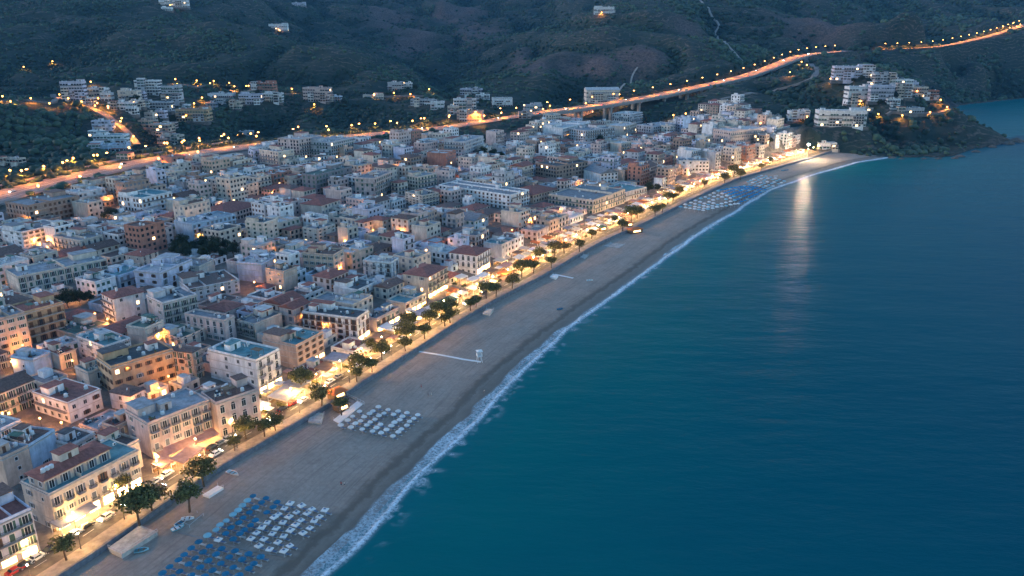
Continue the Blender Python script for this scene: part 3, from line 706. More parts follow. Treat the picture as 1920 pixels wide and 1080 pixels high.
def misc_mesh(k):
    if k in _HM: return _HM[k]
    mb = MB()
    if k == 'antenna':
        mb.tube((0,0,0),(0,0,3.2),.04,.03,'steel',5)
        for i in range(5): mb.box(-.5+.05*i,-.02,2.4+.17*i,.5-.05*i,.02,2.44+.17*i,'steel')
    elif k == 'skylight':
        mb.box(-.8,-.5,0,.8,.5,.35,'stone_pale'); mb.face([(-.75,-.45,.36),(.75,-.45,.36),(.75,.45,.6),(-.75,.45,.6)],'glass'); mb.face([(-.75,.45,.36),(-.75,.45,.6),(.75,.45,.6),(.75,.45,.36)],'stone_pale')
    elif k == 'planter':
        mb.box(-.9,-.25,0,.9,.25,.45,'roof_terracotta')
        q = random.Random(3)
        for i in range(40):
            x, y, z = q.uniform(-.85,.85), q.uniform(-.25,.25), q.uniform(.45,1.0); mb.face([(x-.14,y,z),(x,y+.12,z+.05),(x+.14,y,z+.1),(x,y-.12,z+.02)],'leaf')
    elif k == 'washing_line':
        for x in (-1.6,1.6): mb.tube((x,0,0),(x,0,1.9),.03,.03,'steel',5)
        mb.box(-1.6,-.01,1.85,1.6,.01,1.87,'iron')
        for i,(m_,h_) in enumerate((('white_canvas',.9),('bed_blue',.6),('white_canvas',1.1),('rose_canvas',.7))): mb.box(-1.4+.7*i,-.015,1.85-h_,-.85+.7*i,.015,1.85,m_)
    _HM[k] = mb.mesh(k); return _HM[k]
def panel_mesh():
    if 'sol' not in _HM:
        mb = MB(); mb.face([(-1,-.8,.15),(1,-.8,.15),(1,.8,1.1),(-1,.8,1.1)], 'glass'); mb.box(-1,-.85,0,1,-.75,.14,'steel'); mb.box(-1,.75,0,1,.85,1.05,'steel')
        mb.lathe((0,.95,1.1), [(.3,-.1),(.3,.4)], 'tank_white', 8); _HM['sol'] = mb.mesh('solar_heater')
    return _HM['sol']
def hut(parent, x, y, z, sx, sy, sz, wallm_, roofm, r_):
    mb = MB(); mb.box(0,0,0,sx,sy,sz,wallm_, nobot=True); mb.box(-.2,-.2,sz,sx+.2,sy+.2,sz+.18,roofm)
    o = mb.build('stair_hut', parent, (x,y,z)); m2 = MB(); m2.box(0,-.05,0,.95,.0,2.0,r_.choice(['shutter_green','shutter_brown','shutter_grey']))
    m2.build('door', o, (sx*.5-.4, -.005, .02)); return o
def hip_roof(mb, w, d, z, e, rise, m, gable=False):
    x0,y0,x1,y1 = -e,-e,w+e,d+e
    mb.box(x0,y0,z-.14,x1,y1,z,m)
    z += .003
    if w >= d:
        i = 0 if gable else min((y1-y0)/2, (x1-x0)*.45); a = (x0+i, (y0+y1)/2, z+rise); b = (x1-i, (y0+y1)/2, z+rise)
        mb.face([(x0,y0,z),(x1,y0,z),b,a], m); mb.face([(x1,y1,z),(x0,y1,z),a,b], m); mb.face([(x0,y1,z),(x0,y0,z),a], m); mb.face([(x1,y0,z),(x1,y1,z),b], m)
    else:
        i = 0 if gable else min((x1-x0)/2, (y1-y0)*.45); a = ((x0+x1)/2, y0+i, z+rise); b = ((x0+x1)/2, y1-i, z+rise)
        mb.face([(x0,y1,z),(x0,y0,z),a,b], m); mb.face([(x1,y0,z),(x1,y1,z),b,a], m); mb.face([(x0,y0,z),(x1,y0,z),a], m); mb.face([(x1,y1,z),(x0,y1,z),b], m)
def roof_kit(root, w, d, h, wallc, roofm, rtype, r_, rich, par=0.75, z_off=0.0):
    """roof, parapet and the things fixed on it"""
    wm = 'wall_'+wallc
    if rtype == 'flat':
        mb = MB(); mb.box(.22,.22,h-.15,w-.22,d-.22,h+.02,roofm); mb.build('roof', root)
        mb = MB(); mb.box(0,0,h,w,.22,h+par,wm); mb.box(0,d-.22,h,w,d,h+par,wm); mb.box(0,.22,h,.22,d-.22,h+par,wm); mb.box(w-.22,.22,h,w,d-.22,h+par,wm)
        ring(mb, w, d, h-.32, h-.08, .28, .27, 'stone_pale' if rich else wm); mb.build('parapet', root)
        z = h+.02
        if r_.random() < .75 and min(w,d) > 6:
            sx, sy = r_.uniform(2.6, min(5.5,w*.45)), r_.uniform(2.6, min(4.5,d*.45))
            x, y = r_.uniform(.6, w-sx-.6), r_.uniform(d*.3, max(d*.31, d-sy-.6)); hut(root, x, y, z, sx, sy, 2.5, wm if r_.random()<.6 else 'wall_white', r_.choice(['roof_pale','roof_terracotta',roofm]), r_)
        k = r_.randint(2, 5) if rich else r_.randint(1, 3)
        k = min(10, k+int(w*d/90))
        for _ in range(r_.randint(1, 3) if rich else r_.randint(0, 2)):
            kk = r_.choice(['antenna','skylight','planter','washing_line','planter','skylight']); link(kk, misc_mesh(kk), root, (r_.uniform(1.5, max(1.6,w-1.5)), r_.uniform(1.2, max(1.3,d-1.2)), z), r_.choice([0,0,math.pi/2]))
        if min(w,d) > 7 and r_.random() < .6:      # a wall between two roof terraces
            x = w*r_.uniform(.3,.7); m2 = MB(); m2.box(-.1,.24,0,.1,d-.24,r_.uniform(.7,1.5),wm); m2.build('terrace_wall', root, (x,0,z))
        if w*d > 150 and r_.random() < .6:      # a lower terrace or a raised half storey
            sx, sy = w*r_.uniform(.25,.4), d*r_.uniform(.35,.55); x, y = r_.choice([.5, w-sx-.5]), d-sy-.4
            m2 = MB(); m2.box(0,0,0,sx,sy,2.7,wm,nobot=True); m2.box(-.25,-.25,2.7,sx+.25,sy+.25,2.9,r_.choice(['roof_terracotta','roof_pale','roof_brown',roofm])); m2.build('attic', root, (x,y,z))
        if w*d > 60 and r_.random() < .5:
            m2 = MB(); sx, sy = r_.uniform(2.5,4.5), r_.uniform(2.5,4); m2.box(0,0,2.25,sx,sy,2.35,r_.choice(['cream_canvas','wood','white_canvas','green_canvas','grey_canvas']))
            for px_ in (.1,sx-.1):
                for py_ in (.1,sy-.1): m2.box(px_-.05,py_-.05,0,px_+.05,py_+.05,2.25,'wood')
            m2.build('pergola', root, (r_.uniform(.6,max(.7,w-sx-.6)), r_.uniform(.6,max(.7,d*.4)), z))
        for _ in range(k):
            q = r_.random(); me, nm = (tank_mesh(),'water_tank') if q < .45 else (ac_mesh(),'air_conditioner') if q < .7 else (panel_mesh(),'solar_heater') if q < .85 else (dish_mesh(),'satellite_dish')
            link(nm, me, root, (r_.uniform(1.2, max(1.3,w-1.2)), r_.uniform(1.2, max(1.3,d-1.2)), z), r_.uniform(-.3,.3))
    else:
        mb = MB(); rise = min(w,d)*(.16 if rtype=='hip' else .2); hip_roof(mb, w, d, h+.14, .45, rise, roofm, rtype=='gable')
        mb.build('roof', root)
        if rtype == 'gable':
            pass
        if r_.random() < .6:
            m2 = MB(); m2.box(-.4,-.4,0,.4,.4,rise+1.3,wm); m2.box(-.5,-.5,rise+1.3,.5,.5,rise+1.45,'roof_dark'); m2.build('chimney', root, (w*r_.uniform(.3,.7), d*r_.uniform(.4,.75), h+.1))
        if r_.random() < .4: link('satellite_dish', dish_mesh(), root, (w*.25, d*.3, h+.3), .3)

def near_building(root, w, d, h, st, wallc, roofm, rtype, r_, opt):
    wm = 'wall_'+wallc; sh = h/st
    mb = MB(); mb.box(0,0,-3,w,d,h-.16,wm, nobot=True)
    if opt.get('course', r_.random() < .5):
        for k in range(1, st): ring(mb, w, d, k*sh-.12, k*sh+.06, .07, .069, 'stone_pale')
    mb.build('wall', root)
    if opt.get('lower_lit'): pass
    roof_kit(root, w, d, h, wallc, roofm, rtype, r_, True, opt.get('par', .75))
    shut = opt.get('shut', r_.choice(['shutter_green','shutter_brown','shutter_grey','shutter_green','']))
    wk = opt.get('win', r_.choice(['door','door','square','arch']))
    lit_p = opt.get('lit', .018)
    for face in ('sea','side'):
        L_ = w if face == 'sea' else d
        mode = opt.get(face, 'full' if (face == 'sea' or r_.random() < .5) else 'sparse')
        if mode == 'blank': continue
        sp = 3.1 if mode == 'full' else 5.2
        nb = max(1, int((L_-.6)/sp)); bal = opt.get('bal_'+face, r_.choice(['each','each','long','none']) if face=='sea' else r_.choice(['none','none','each']))
        for k in range(st):
            z0 = k*sh
            shop = face == 'sea' and k == 0 and opt.get('shop')
            if shop:
                n2 = max(1, int(L_/3.8))
                for i in range(n2):
                    x = (i+.5)*L_/n2; a = L_/n2*.36; m2 = MB(); em = 'shop_light' if r_.random() < .7 else 'shop_glow'
                    m2.box(-a,-.05,.25,a,.02,sh*.78,em); m2.box(-a-.15,-.14,0,a+.15,.02,.25,'stone_pale'); m2.box(-a-.15,-.16,sh*.78,a+.15,.02,sh*.78+.2,'stone_pale'); m2.box(-a-.15,-.12,.25,-a,.02,sh*.78,'frame_brown'); m2.box(a,-.12,.25,a+.15,.02,sh*.78,'frame_brown'); m2.box(-.05,-.09,.25,.05,-.051,sh*.78,'frame_brown')
                    m2.build('shopfront', root, (x, -.001, 0))
                continue
            if bal == 'long' and k > 0:
                bm = balcony_mesh(max(2, L_-1.0)); 
                loc, rz = ((L_/2,0,z0+.1),0) if face=='sea' else ((0,L_/2,z0+.1),-math.pi/2)
                o = link('balcony', bm[0], root, loc, rz); link('railing', bm[1], o)
            for i in range(nb):
                if mode == 'sparse' and r_.random() < .25: continue
                u = (i+.5)*L_/nb + (r_.uniform(-.3,.3) if mode=='sparse' else 0)
                kind = wk if face == 'sea' or mode == 'full' else r_.choice(['square','small','square'])
                if k == 0 and face == 'side': kind = 'square'
                if r_.random() < lit_p: kind = 'lit'
                elif kind == 'door' and r_.random() < .3: kind = 'shut'
                zw = z0 + (.12 if kind in ('door','shut') else .35 if kind == 'arch' else .95)
                if zw + 2.4 > z0+sh and kind in ('door','shut','arch'): zw = max(z0+.05, z0+sh-2.55)
                if kind == 'door' and r_.random() < .14: kind = 'square'; zw = z0+.95
                s_ = (shut if r_.random() < .78 else r_.choice(['', 'shutter_grey', 'shutter_brown'])) if kind in ('door','square','shut') else ''
                if kind == 'shut' and not s_: s_ = 'shutter_grey'
                loc, rz = ((u,-.003,zw),0) if face=='sea' else ((-.003,u,zw),-math.pi/2)
                link('window', window_mesh(kind, s_), root, loc, rz)
                if bal == 'each' and k > 0 and kind in ('door','shut','arch','lit') and r_.random() < .8:
                    bm = balcony_mesh(2.0 if L_/nb < 3.2 else 2.5); loc = (u,0,z0+.08) if face=='sea' else (0,u,z0+.08)
                    o = link('balcony', bm[0], root, loc, rz); link('railing', bm[1], o)
        # hidden faces get plain windows in the wall's own pattern
    if opt.get('awning'):
        m2 = MB(); dpt = opt.get('awd', 2.6); a0, a1 = .4, w-.4
        m2.face([(a0,-.05,sh*.98),(a1,-.05,sh*.98),(a1,-dpt,sh*.72),(a0,-dpt,sh*.72)], opt['awning']); m2.face([(a0,-dpt,sh*.72),(a1,-dpt,sh*.72),(a1,-dpt-.02,sh*.62),(a0,-dpt-.02,sh*.62)], opt['awning'])
        m2.build('awning', root)
        m3 = MB(); m3.box(a0+.3,-dpt+.25,sh*.70,a1-.3,-dpt+.33,sh*.73,'tube_light'); m3.build('light_strip', root)
    if opt.get('pent'):
        p = opt['pent']; x0,y0,x1,y1,ph,prm,prt = p; pr = MB()
        pr.box(x0,y0,h,x1,y1,h+ph,wm,nobot=True); pr.build('penthouse_wall', root)
        m2 = MB(); hip_roof(m2, x1-x0, y1-y0, h+ph+.14, .6, 1.0, prm) if prt=='hip' else m2.box(-.4,-.4,h+ph,x1-x0+.4,y1-y0+.4,h+ph+.2,prm)
        m2.build('penthouse_roof', root, (x0,y0,0))
        nb = max(2, int((x1-x0)/3.4))
        hut(root, x0+(x1-x0)*.36, y0+(y1-y0)*.42, h+ph+.5, 5.2, 3.6, 2.6, wm, prm, r_)
        for q_ in (.1,.16,.22): link('water_tank', tank_mesh(), root, (x0+(x1-x0)*q_, y0+(y1-y0)*.4, h+ph+.45))
        for i in range(nb): link('window', window_mesh('door', 'shutter_grey'), root, (x0+(i+.5)*(x1-x0)/nb, y0-.003, h+.1))
        for i in range(2): link('window', window_mesh('square', ''), root, (x0-.003, y0+(i+.5)*(y1-y0)/2, h+.8), -math.pi/2)

def mid_wall(mb, w, d, h, st, wm, r_, x=0, y=0, z=0, c=1, s=0, shop=False, bands=None, blank=None, dense=False):
    """walls with their window pattern; c,s rotate the whole into place (for the merged far houses)"""
    def T(p): return (x+p[0]*c-p[1]*s, y+p[0]*s+p[1]*c, z+p[2])
    def bx(x0,y0,z0,x1,y1,z1,m):
        i = len(mb.v); mb.v += [T(q) for q in ((x0,y0,z0),(x1,y0,z0),(x1,y1,z0),(x0,y1,z0),(x0,y0,z1),(x1,y0,z1),(x1,y1,z1),(x0,y1,z1))]; k = mb.mi(m)
        mb.f += [(i+4,i+5,i+6,i+7),(i,i+1,i+5,i+4),(i+1,i+2,i+6,i+5),(i+2,i+3,i+7,i+6),(i+3,i,i+4,i+7),(i+3,i+2,i+1,i)]; mb.m += [k]*6
    bx(0,0,-4,w,d,h-.16,wm); sh = h/st
    band = bands if bands is not None else r_.random() < .5
    blank = r_.random() < (.3 if blank is None else blank); trim = r_.choice(['glass','glass','shutter_grey','shutter_green','shutter_brown'])
    for face in range(4):
        L_ = w if face in (0,2) else d
        if face == 1 and blank: continue
        nb = max(1, int(L_/r_.uniform(2.6,3.6)))
        for k in range(st):
            lit = r_.random()
            if face == 0 and k == 0 and shop:
                for i in range(nb):
                    u = (i+.5)*L_/nb; a = L_/nb*r_.uniform(.22,.38); q_ = r_.random()
                    mb.face([T(p) for p in ((u-a,-.05,.3),(u+a,-.05,.3),(u+a,-.05,sh*.7),(u-a,-.05,sh*.7))], 'shop_glow' if q_ < .5 else 'shop_light' if q_ < .8 else 'glass')
                continue
            for i in range(nb):
                u = (i+.5)*L_/nb; a = L_/nb*.41 if dense else min(.8, L_/nb*(.36 if band else .29)); z0 = k*sh+(.5 if band else .9); z1 = k*sh+min(sh-.35, 2.45)
                if r_.random() < .12: continue
                m = 'window_lit' if r_.random() < .02 else (trim if r_.random() < .75 else 'glass')
                if face == 0: q = [(u-a,-.04,z0),(u+a,-.04,z0),(u+a,-.04,z1),(u-a,-.04,z1)]
                elif face == 1: q = [(-.04,u+a,z0),(-.04,u-a,z0),(-.04,u-a,z1),(-.04,u+a,z1)]
                elif face == 2: q = [(u+a,d+.04,z0),(u-a,d+.04,z0),(u-a,d+.04,z1),(u+a,d+.04,z1)]
                else: q = [(w+.04,u-a,z0),(w+.04,u+a,z0),(w+.04,u+a,z1),(w+.04,u-a,z1)]
                mb.face([T(p) for p in q], m)
            if band and k > 0 and face in (0,1):
                z0 = k*sh
                if face == 0: bx(.4,-1.1,z0-.02,L_-.4,-.001,z0+.13,'stone_pale'); bx(.4,-1.1,z0+.13,L_-.4,-1.02,z0+1.0,wm if r_.random()<.55 else 'shutter_grey')
                elif not blank and r_.random() < .5: bx(-1.0,.4,z0-.02,-.001,L_-.4,z0+.13,'stone_pale'); bx(-1.0,.4,z0+.13,-.92,L_-.4,z0+1.0,wm if r_.random()<.55 else 'shutter_grey')
def mid_building(root, w, d, h, st, wallc, roofm, rtype, r_, opt):
    mb = MB(); mid_wall(mb, w, d, h, st, 'wall_'+wallc, r_, shop=opt.get('shop'), bands=opt.get('bands'), blank=opt.get('blank', .22), dense=opt.get('dense', False)); mb.build('wall', root)
    roof_kit(root, w, d, h, wallc, roofm, rtype, r_, False)

def rect_corners(o, ex, ey, w, d): return [o, o+ex*w, o+ex*w+ey*d, o+ey*d]
def _tl(A): return [(float(q[0]), float(q[1])) for q in A]
_TLC = {}
def sat(A, B, gap=0.6):
    a_ = A if isinstance(A, list) and isinstance(A[0], tuple) else _tl(A)
    k = id(B)
    if k not in _TLC: _TLC[k] = (_tl(B), B)
    b_ = _TLC[k][0]
    for P in (a_, b_):
        for i in (0, 1):
            ex_, ey_ = P[i+1][0]-P[i][0], P[i+1][1]-P[i][1]; L_ = math.sqrt(ex_*ex_+ey_*ey_)+1e-9; nx, ny = -ey_/L_, ex_/L_
            a = [q[0]*nx+q[1]*ny for q in a_]; b = [q[0]*nx+q[1]*ny for q in b_]
            if max(a)+gap <= min(b) or max(b)+gap <= min(a): return False
    return True
FOOT = []           # footprints of everything built, as four corners
BLD = []            # (root, centre px, attributes) for labels
def solve_box(Lp, Np, Rp, yb, st):
    zg = 5.0
    if yb is None:
        hh = st*3.1; g = None; zr = 14
        for _ in range(25): g = at(*Np, zr); zr = .5*zr+.5*(gz(g[0], g[1])+hh)
        h = hh; zg = zr-hh
    else:
        xb = Np[0]; g = at(xb, yb, zg); h = 9
        for _ in range(30):
            g = at(xb, yb, zg); zg = .5*zg+.5*gz(g[0], g[1]); lo, hi = 2.0, 45.0
            for _ in range(24):
                h = (lo+hi)/2
                if proj(g+[0,0,h])[1] > Np[1]: lo = h
                else: hi = h
            xb += (Np[0]-proj(g+[0,0,h])[0])*.7
        zr = g[2]+h
    N = at(*Np, zr)[:2]; Rr = at(*Rp, zr)[:2]-N; Ll = at(*Lp, zr)[:2]-N
    ex = Rr/np.linalg.norm(Rr); el = Ll/np.linalg.norm(Ll); e2 = np.array([el[1], -el[0]])
    wt = np.linalg.norm(Rr)**2; wl = np.linalg.norm(Ll)**2
    ex = ex*wt+e2*wl; ex /= np.linalg.norm(ex); ey = np.array([-ex[1], ex[0]])
    w_ = max(4.0, float(Rr@ex)); d_ = max(4.0, float(Ll@ey))
    if proj((N[0], N[1], zr))[2] > 540 and d_ > 24 and not (yb == 394 or d_ > 2.2*w_ and yb): d_ = min(d_, 24.0)
    return N, ex, ey, w_, d_, h, zr-h
# L, N, R = left, nearest and right roof corner in the photograph; base row or None; storeys; wall; roof; type
LM = [
 ((25,910),(92,928),(262,845),1000,3,'cream','roof_teal','flat',dict(shop=1,bal_sea='each',win='door',shut='shutter_grey',par=.35,side='sparse',pent=(0.6,2.4,19,9.5,3.1,'roof_terracotta','hip')),'cream corner hotel with red penthouse roof, teal terrace and bright arched shopfronts'),
 ((-70,955),(-62,1010),(44,945),None,4,'lavender','roof_terracotta','flat',dict(shop=1,bal_sea='long',win='door'),'pale lavender house with long balconies across the alley from the red-roofed corner hotel'),
 ((208,781),(277,797),(403,757),864,4,'pink','roof_greyblue','flat',dict(bal_sea='each',win='door',shut='shutter_grey',side='sparse',awning='rose_canvas',shop=1,awd=4.2),'long pink seafront house with broad slate grey flat roof and rose awning'),
 ((378,738),(405,758),(484,731),822,3,'pink','roof_brown','flat',dict(win='arch',bal_sea='none',side='blank'),'low dusky pink arcaded house with brown roof beside the white teal-roofed block'),
 ((382,660),(480,678),(538,659),742,4,'white','roof_teal','flat',dict(win='arch',bal_sea='each',side='sparse',shut='',shop=1),'big white block with teal roof terrace and two white roof huts'),
 ((318,655),(360,662),(372,652),714,4,'peach','roof_brown','hip',dict(win='door',side='full',bal_side='each'),'slim peach tower house with brown hipped roof joined to the white teal-roofed block'),
 ((188,668),(208,690),(322,655),745,3,'ochre','roof_dark','flat',dict(win='square',shut='shutter_brown',bal_sea='none',lit=.03),'long ochre house glowing orange above a lamplit alley'),
 ((490,637),(555,650),(608,624),696,4,'peach','roof_teal','flat',dict(win='square',bal_sea='none',side='blank',shop=1),'peach seafront house with bright turquoise flat roof and white edge'),
 ((566,586),(669,599),(692,584),643,4,'white','roof_dark','flat',dict(win='door',side='full',bal_side='each',shut='shutter_brown',bal_sea='none',shop=1),'white house with charcoal roof and two floors of small iron balconies'),
 ((757,512),(802,520),(836,500),561,4,'cream','roof_terracotta','hip',dict(win='door',side='sparse',bal_sea='long',shut='shutter_green',shop=1),'cream house with dark red roof and long green shuttered balconies'),
 ((842,474),(894,480),(920,466),516,3,'white','roof_terracotta','hip',dict(win='arch',side='full',bal_sea='each',bal_side='none',shut='',shop=1),'white villa with maroon hipped roof and tall paired dark windows'),
 ((727,563),(760,571),(797,551),593,2,'beige','roof_teal','flat',dict(win='square',side='blank',bal_sea='none',shop=1),'low beige corner house with pale curved cornice behind the long grey awning'),
 ((690,592),(706,600),(745,577),None,2,'pink','roof_slate','flat',dict(win='door',bal_sea='long',side='blank',shop=1),'small pink two storey house between the charcoal-roofed and the beige corner house'),
 ((10,507),(33,521),(200,487),553,3,'cream','roof_greyblue','flat',dict(win='door',bal_sea='none',side='blank',shut='shutter_green'),'long cream apartment slab with pale blue roof and rows of tall windows'),
 ((180,552),(212,561),(273,549),608,4,'white','roof_terracotta','hip',dict(win='square',side='full',bal_side='long',shut='',lit=.02,sea='sparse'),'tall white house with red roof and balconies lit from the garden side'),
 ((272,556),(304,570),(370,554),None,4,'grey','roof_slate','flat',dict(win='door',bal_sea='long',side='sparse'),'grey house with planted slate terrace joined to the tall white red-roofed house'),
 ((18,575),(44,588),(117,568),646,4,'ochre','roof_terracotta','flat',dict(win='door',bal_sea='long',side='sparse',shut='shutter_brown'),'ochre apartment house with deep brown balconies and orange lit ground floor'),
 ((-30,585),(-12,603),(42,585),None,5,'peach','roof_greyblue','flat',dict(win='square',bal_sea='none',side='full'),'peach five storey house with blue grey roof beside the brown balconied apartments'),
 ((92,620),(140,628),(208,607),None,1,'beige','roof_green','flat',dict(sea='blank',side='blank',par=.3),'low hall with wide moss green flat roof'),
 ((245,609),(272,618),(299,601),None,3,'beige','roof_green','flat',dict(sea='sparse',side='blank'),'narrow beige house with dark green roof behind the low hall'),
 ((142,632),(196,652),(245,636),692,4,'white','roof_teal','flat',dict(side='sparse',win='square',bal_sea='none'),'square white block with weathered turquoise roof and plain front'),
 ((287,630),(340,637),(393,620),656,2,'cream','roof_green','flat',dict(win='arch',side='full',bal_sea='none',bal_side='none'),'low cream house with deep green roof and a row of arched windows'),
 ((346,590),(420,603),(440,594),None,3,'pink','roof_slate','flat',dict(win='arch',side='full',bal_side='none',bal_sea='none'),'pink house with roof studio and arched windows behind the turquoise-roofed seafront house'),
 ((437,605),(477,610),(533,590),638,3,'beige','roof_slate','flat',dict(win='door',side='full',bal_side='long',sea='blank'),'beige house with blank grey gable and white french windows'),
 ((57,736),(126,756),(191,730),794,2,'white','roof_terracotta','flat',dict(win='square',side='full',bal_side='long',bal_sea='none',par=.25),'white house with rose red flat roof and small roof cabin'),
 ((206,734),(244,743),(268,729),None,2,'white','roof_brown','hip',dict(win='square',sea='sparse',side='sparse',bal_sea='none'),'small white house with rounded brown red roof'),
 ((10,822),(54,838),(88,806),None,3,'blue','roof_brown','flat',dict(sea='sparse',side='sparse',bal_sea='none',win='square'),'pale blue walled house with brown flat roof'),
 ((-40,850),(4,862),(58,838),None,3,'peach','roof_slate','flat',dict(sea='sparse',side='blank',win='small',bal_sea='none'),'plain peach gabled house lit orange at street level'),
 ((25,668),(62,676),(89,660),706,3,'blue','roof_greyblue','flat',dict(sea='blank',side='sparse',bal_sea='none'),'sky blue house with cluttered pale roof and white tanks'),
 ((78,655),(110,666),(142,655),None,2,'cream','roof_terracotta','flat',dict(sea='sparse',side='blank',bal_sea='none',par=.2),'small cream house with maroon roof beside the sky blue house'),
 ((128,693),(165,701),(214,690),None,2,'cream','roof_teal','flat',dict(sea='sparse',side='sparse',bal_sea='none'),'cream house with teal shutters and half tiled roof'),
 ((102,823),(134,837),(172,812),None,2,'white','roof_dark','flat',dict(sea='full',side='blank',bal_sea='none',win='square'),'white house with charcoal roof inland of the corner hotel'),
 ((152,840),(205,856),(262,826),None,3,'cream','roof_brown','flat',dict(sea='blank',side='blank'),'cream wing with brown terrace roof joined to the corner hotel'),
 ((492,506),(531,511),(563,503),546,3,'peach','roof_slate','flat',dict(sea='blank',side='sparse',win='square'),'apricot block house with cluttered grey roof and blank side'),
 ((448,491),(490,497),(517,480),None,3,'lavender','roof_pale','flat',dict(sea='sparse',side='blank'),'lavender white house with pale roof behind the apricot block'),
 ((560,479),(625,480),(662,470),None,4,'peach','roof_brown','flat',dict(sea='sparse',side='full',win='square',bal_side='none',bal_sea='none'),'peach house with glowing courtyard wall and scalloped parapet'),
 ((680,490),(734,494),(749,485),528,4,'white','roof_pale','flat',dict(win='door',side='full',bal_side='each'),'white flats with balconies stacked over a narrow lane'),
 ((325,525),(355,544),(450,527),567,3,'grey','roof_brown','flat',dict(win='square',side='blank',bal_sea='none',shut=''),'long grey house with terracotta terrace and small dark windows'),
 ((332,497),(373,502),(396,488),523,3,'cream','roof_slate','flat',dict(side='sparse',sea='blank'),'cream and grey cube shaped house beside the dark pine grove'),
 ((272,500),(300,513),(343,486),None,3,'lavender','roof_greyblue','flat',dict(sea='sparse',side='sparse'),'blue grey house with arched dark window seaward of the red oval roof'),
 ((760,361),(792,368),(822,362),390,5,'beige','roof_slate','flat',dict(side='blank'),'plain grey beige tower block with blank side walls'),
 ((670,332),(702,336),(730,322),375,5,'pink','roof_slate','flat',{},'dusky pink five storey block with brown flank'),
 ((575,325),(592,330),(656,313),None,5,'dark','roof_green','flat',dict(bands=True),'dark green glazed apartment block'),
 ((755,331),(783,333),(823,327),361,4,'cream','roof_slate','flat',dict(bands=True),'cream four storey block with stepped front behind the beige tower'),
 ((829,346),(957,367),(970,354),394,4,'white','roof_slate','flat',dict(bands=True),'long white four storey apartment row with a blue end wall'),
 ((806,285),(836,289),(844,282),318,5,'brick','roof_pale','flat',dict(bands=False),'red brick tower house lit orange on one edge'),
 ((843,262),(870,267),(896,255),300,5,'grey','roof_greyblue','flat',dict(bands=True),'grey five storey block close under the motorway'),
 ((569,380),(602,386),(632,374),None,3,'beige','roof_terracotta','hip',{},'beige house with wide maroon roof'),
 ((462,415),(493,420),(517,411),459,5,'cream','roof_slate','flat',dict(bands=False),'cream tower house with four rows of square windows'),
 ((570,427),(596,432),(626,421),458,4,'beige','roof_slate','flat',dict(bands=False),'sand coloured block with blank wall and dark awning'),
 ((833,405),(890,415),(906,404),None,2,'white','roof_slate','gable',dict(bands=False),'white house with a long blank gable wall'),
 ((495,278),(521,286),(532,279),316,5,'cream','roof_slate','flat',dict(bands=True),'cream balconied tower nearest the motorway bend'),
 ((533,258),(560,263),(592,254),300,6,'pink','roof_pale','flat',dict(bands=True),'tall rose block with brown balconies beside the motorway'),
 ((592,262),(620,268),(650,257),300,5,'grey','roof_greyblue','flat',dict(bands=True),'tall pale grey block with turquoise roof by the motorway'),
 ((139,379),(164,383),(187,376),418,4,'beige','roof_slate','flat',dict(bands=False),'blank grey tower lit orange at its foot'),
 ((30,376),(52,387),(140,367),None,4,'brown','roof_slate','flat',dict(bands=True),'long brown flats beside the blank grey tower'),
 ((317,417),(360,422),(445,404),457,4,'blue','roof_greyblue','flat',dict(bands=True),'long pale blue apartment block in front of the pine grove'),
 ((-5,432),(40,437),(122,420),470,4,'white','roof_slate','flat',dict(bands=True),'white flats with green balconies near the edge of town'),
 ((110,441),(150,453),(180,440),None,3,'beige','roof_slate','flat',{},'beige flats with rounded slate roof'),
 ((240,475),(265,481),(291,470),None,2,'beige','roof_terracotta','hip',{},'small beige house with oval red roof'),
 ((248,361),(265,373),(301,358),None,4,'white','roof_teal','flat',dict(bands=True),'white balconied block with pale teal roof near the wooded corner'),
 ((396,338),(442,351),(456,339),376,4,'cream','roof_slate','flat',dict(bands=True),'cream flats with brown end wall below the motorway'),
 ((372,395),(420,403),(482,382),None,2,'pink','roof_terracotta','hip',{},'low pink house with big brick red roof'),
 ((1152,211),(1181,215),(1192,210),242,6,'white','roof_pale','flat',dict(bands=True),'tallest white tower at the far end of town'),
 ((1141,234),(1170,238),(1183,231),262,5,'cream','roof_pale','flat',dict(bands=True),'cream block at the foot of the tallest white tower'),
 ((1056,236),(1098,246),(1131,237),272,5,'grey','roof_slate','flat',dict(bands=True),'grey blue apartment slab inland of the far seafront'),
 ((1024,233),(1055,241),(1085,228),None,4,'white','roof_pale','flat',dict(bands=True),'white stepped block under the viaduct start'),
 ((1003,305),(1043,313),(1100,303),342,4,'brown','roof_dark','flat',dict(bands=True),'brown block with pale curved balcony bands'),
 ((1098,313),(1126,326),(1141,318),346,3,'white','roof_slate','gable',dict(bands=False),'white house with big blank gable facing the beach'),
 ((1030,365),(1112,377),(1170,356),402,3,'cream','roof_slate','flat',dict(blank=0,bands=True),'long cream seafront house with dark flat roof'),
 ((1252,297),(1273,302),(1332,304),None,3,'white','roof_slate','flat',dict(bands=False),'white house with dark thin roof near the far promenade'),
 ((1335,240),(1370,247),(1432,240),276,4,'pink','roof_pale','flat',dict(bands=True),'pale rose terraced block under the headland slope'),
 ((960,355),(1000,366),(1032,352),None,2,'peach','roof_terracotta','hip',{},'low house with broad rust red roof'),
 ((1118,355),(1160,365),(1206,351),None,2,'grey','roof_teal','flat',dict(bands=True),'grey house with slanted turquoise roof by the round tree'),
 ((1200,232),(1225,238),(1258,231),None,4,'grey','roof_greyblue','flat',dict(bands=True),'grey block between the white tower and the rose terraced block'),
 ((1060,208),(1080,212),(1100,206),None,2,'cream','roof_terracotta','hip',{},'cream villa with red roof just below the viaduct'),
]
ANCHORS = []
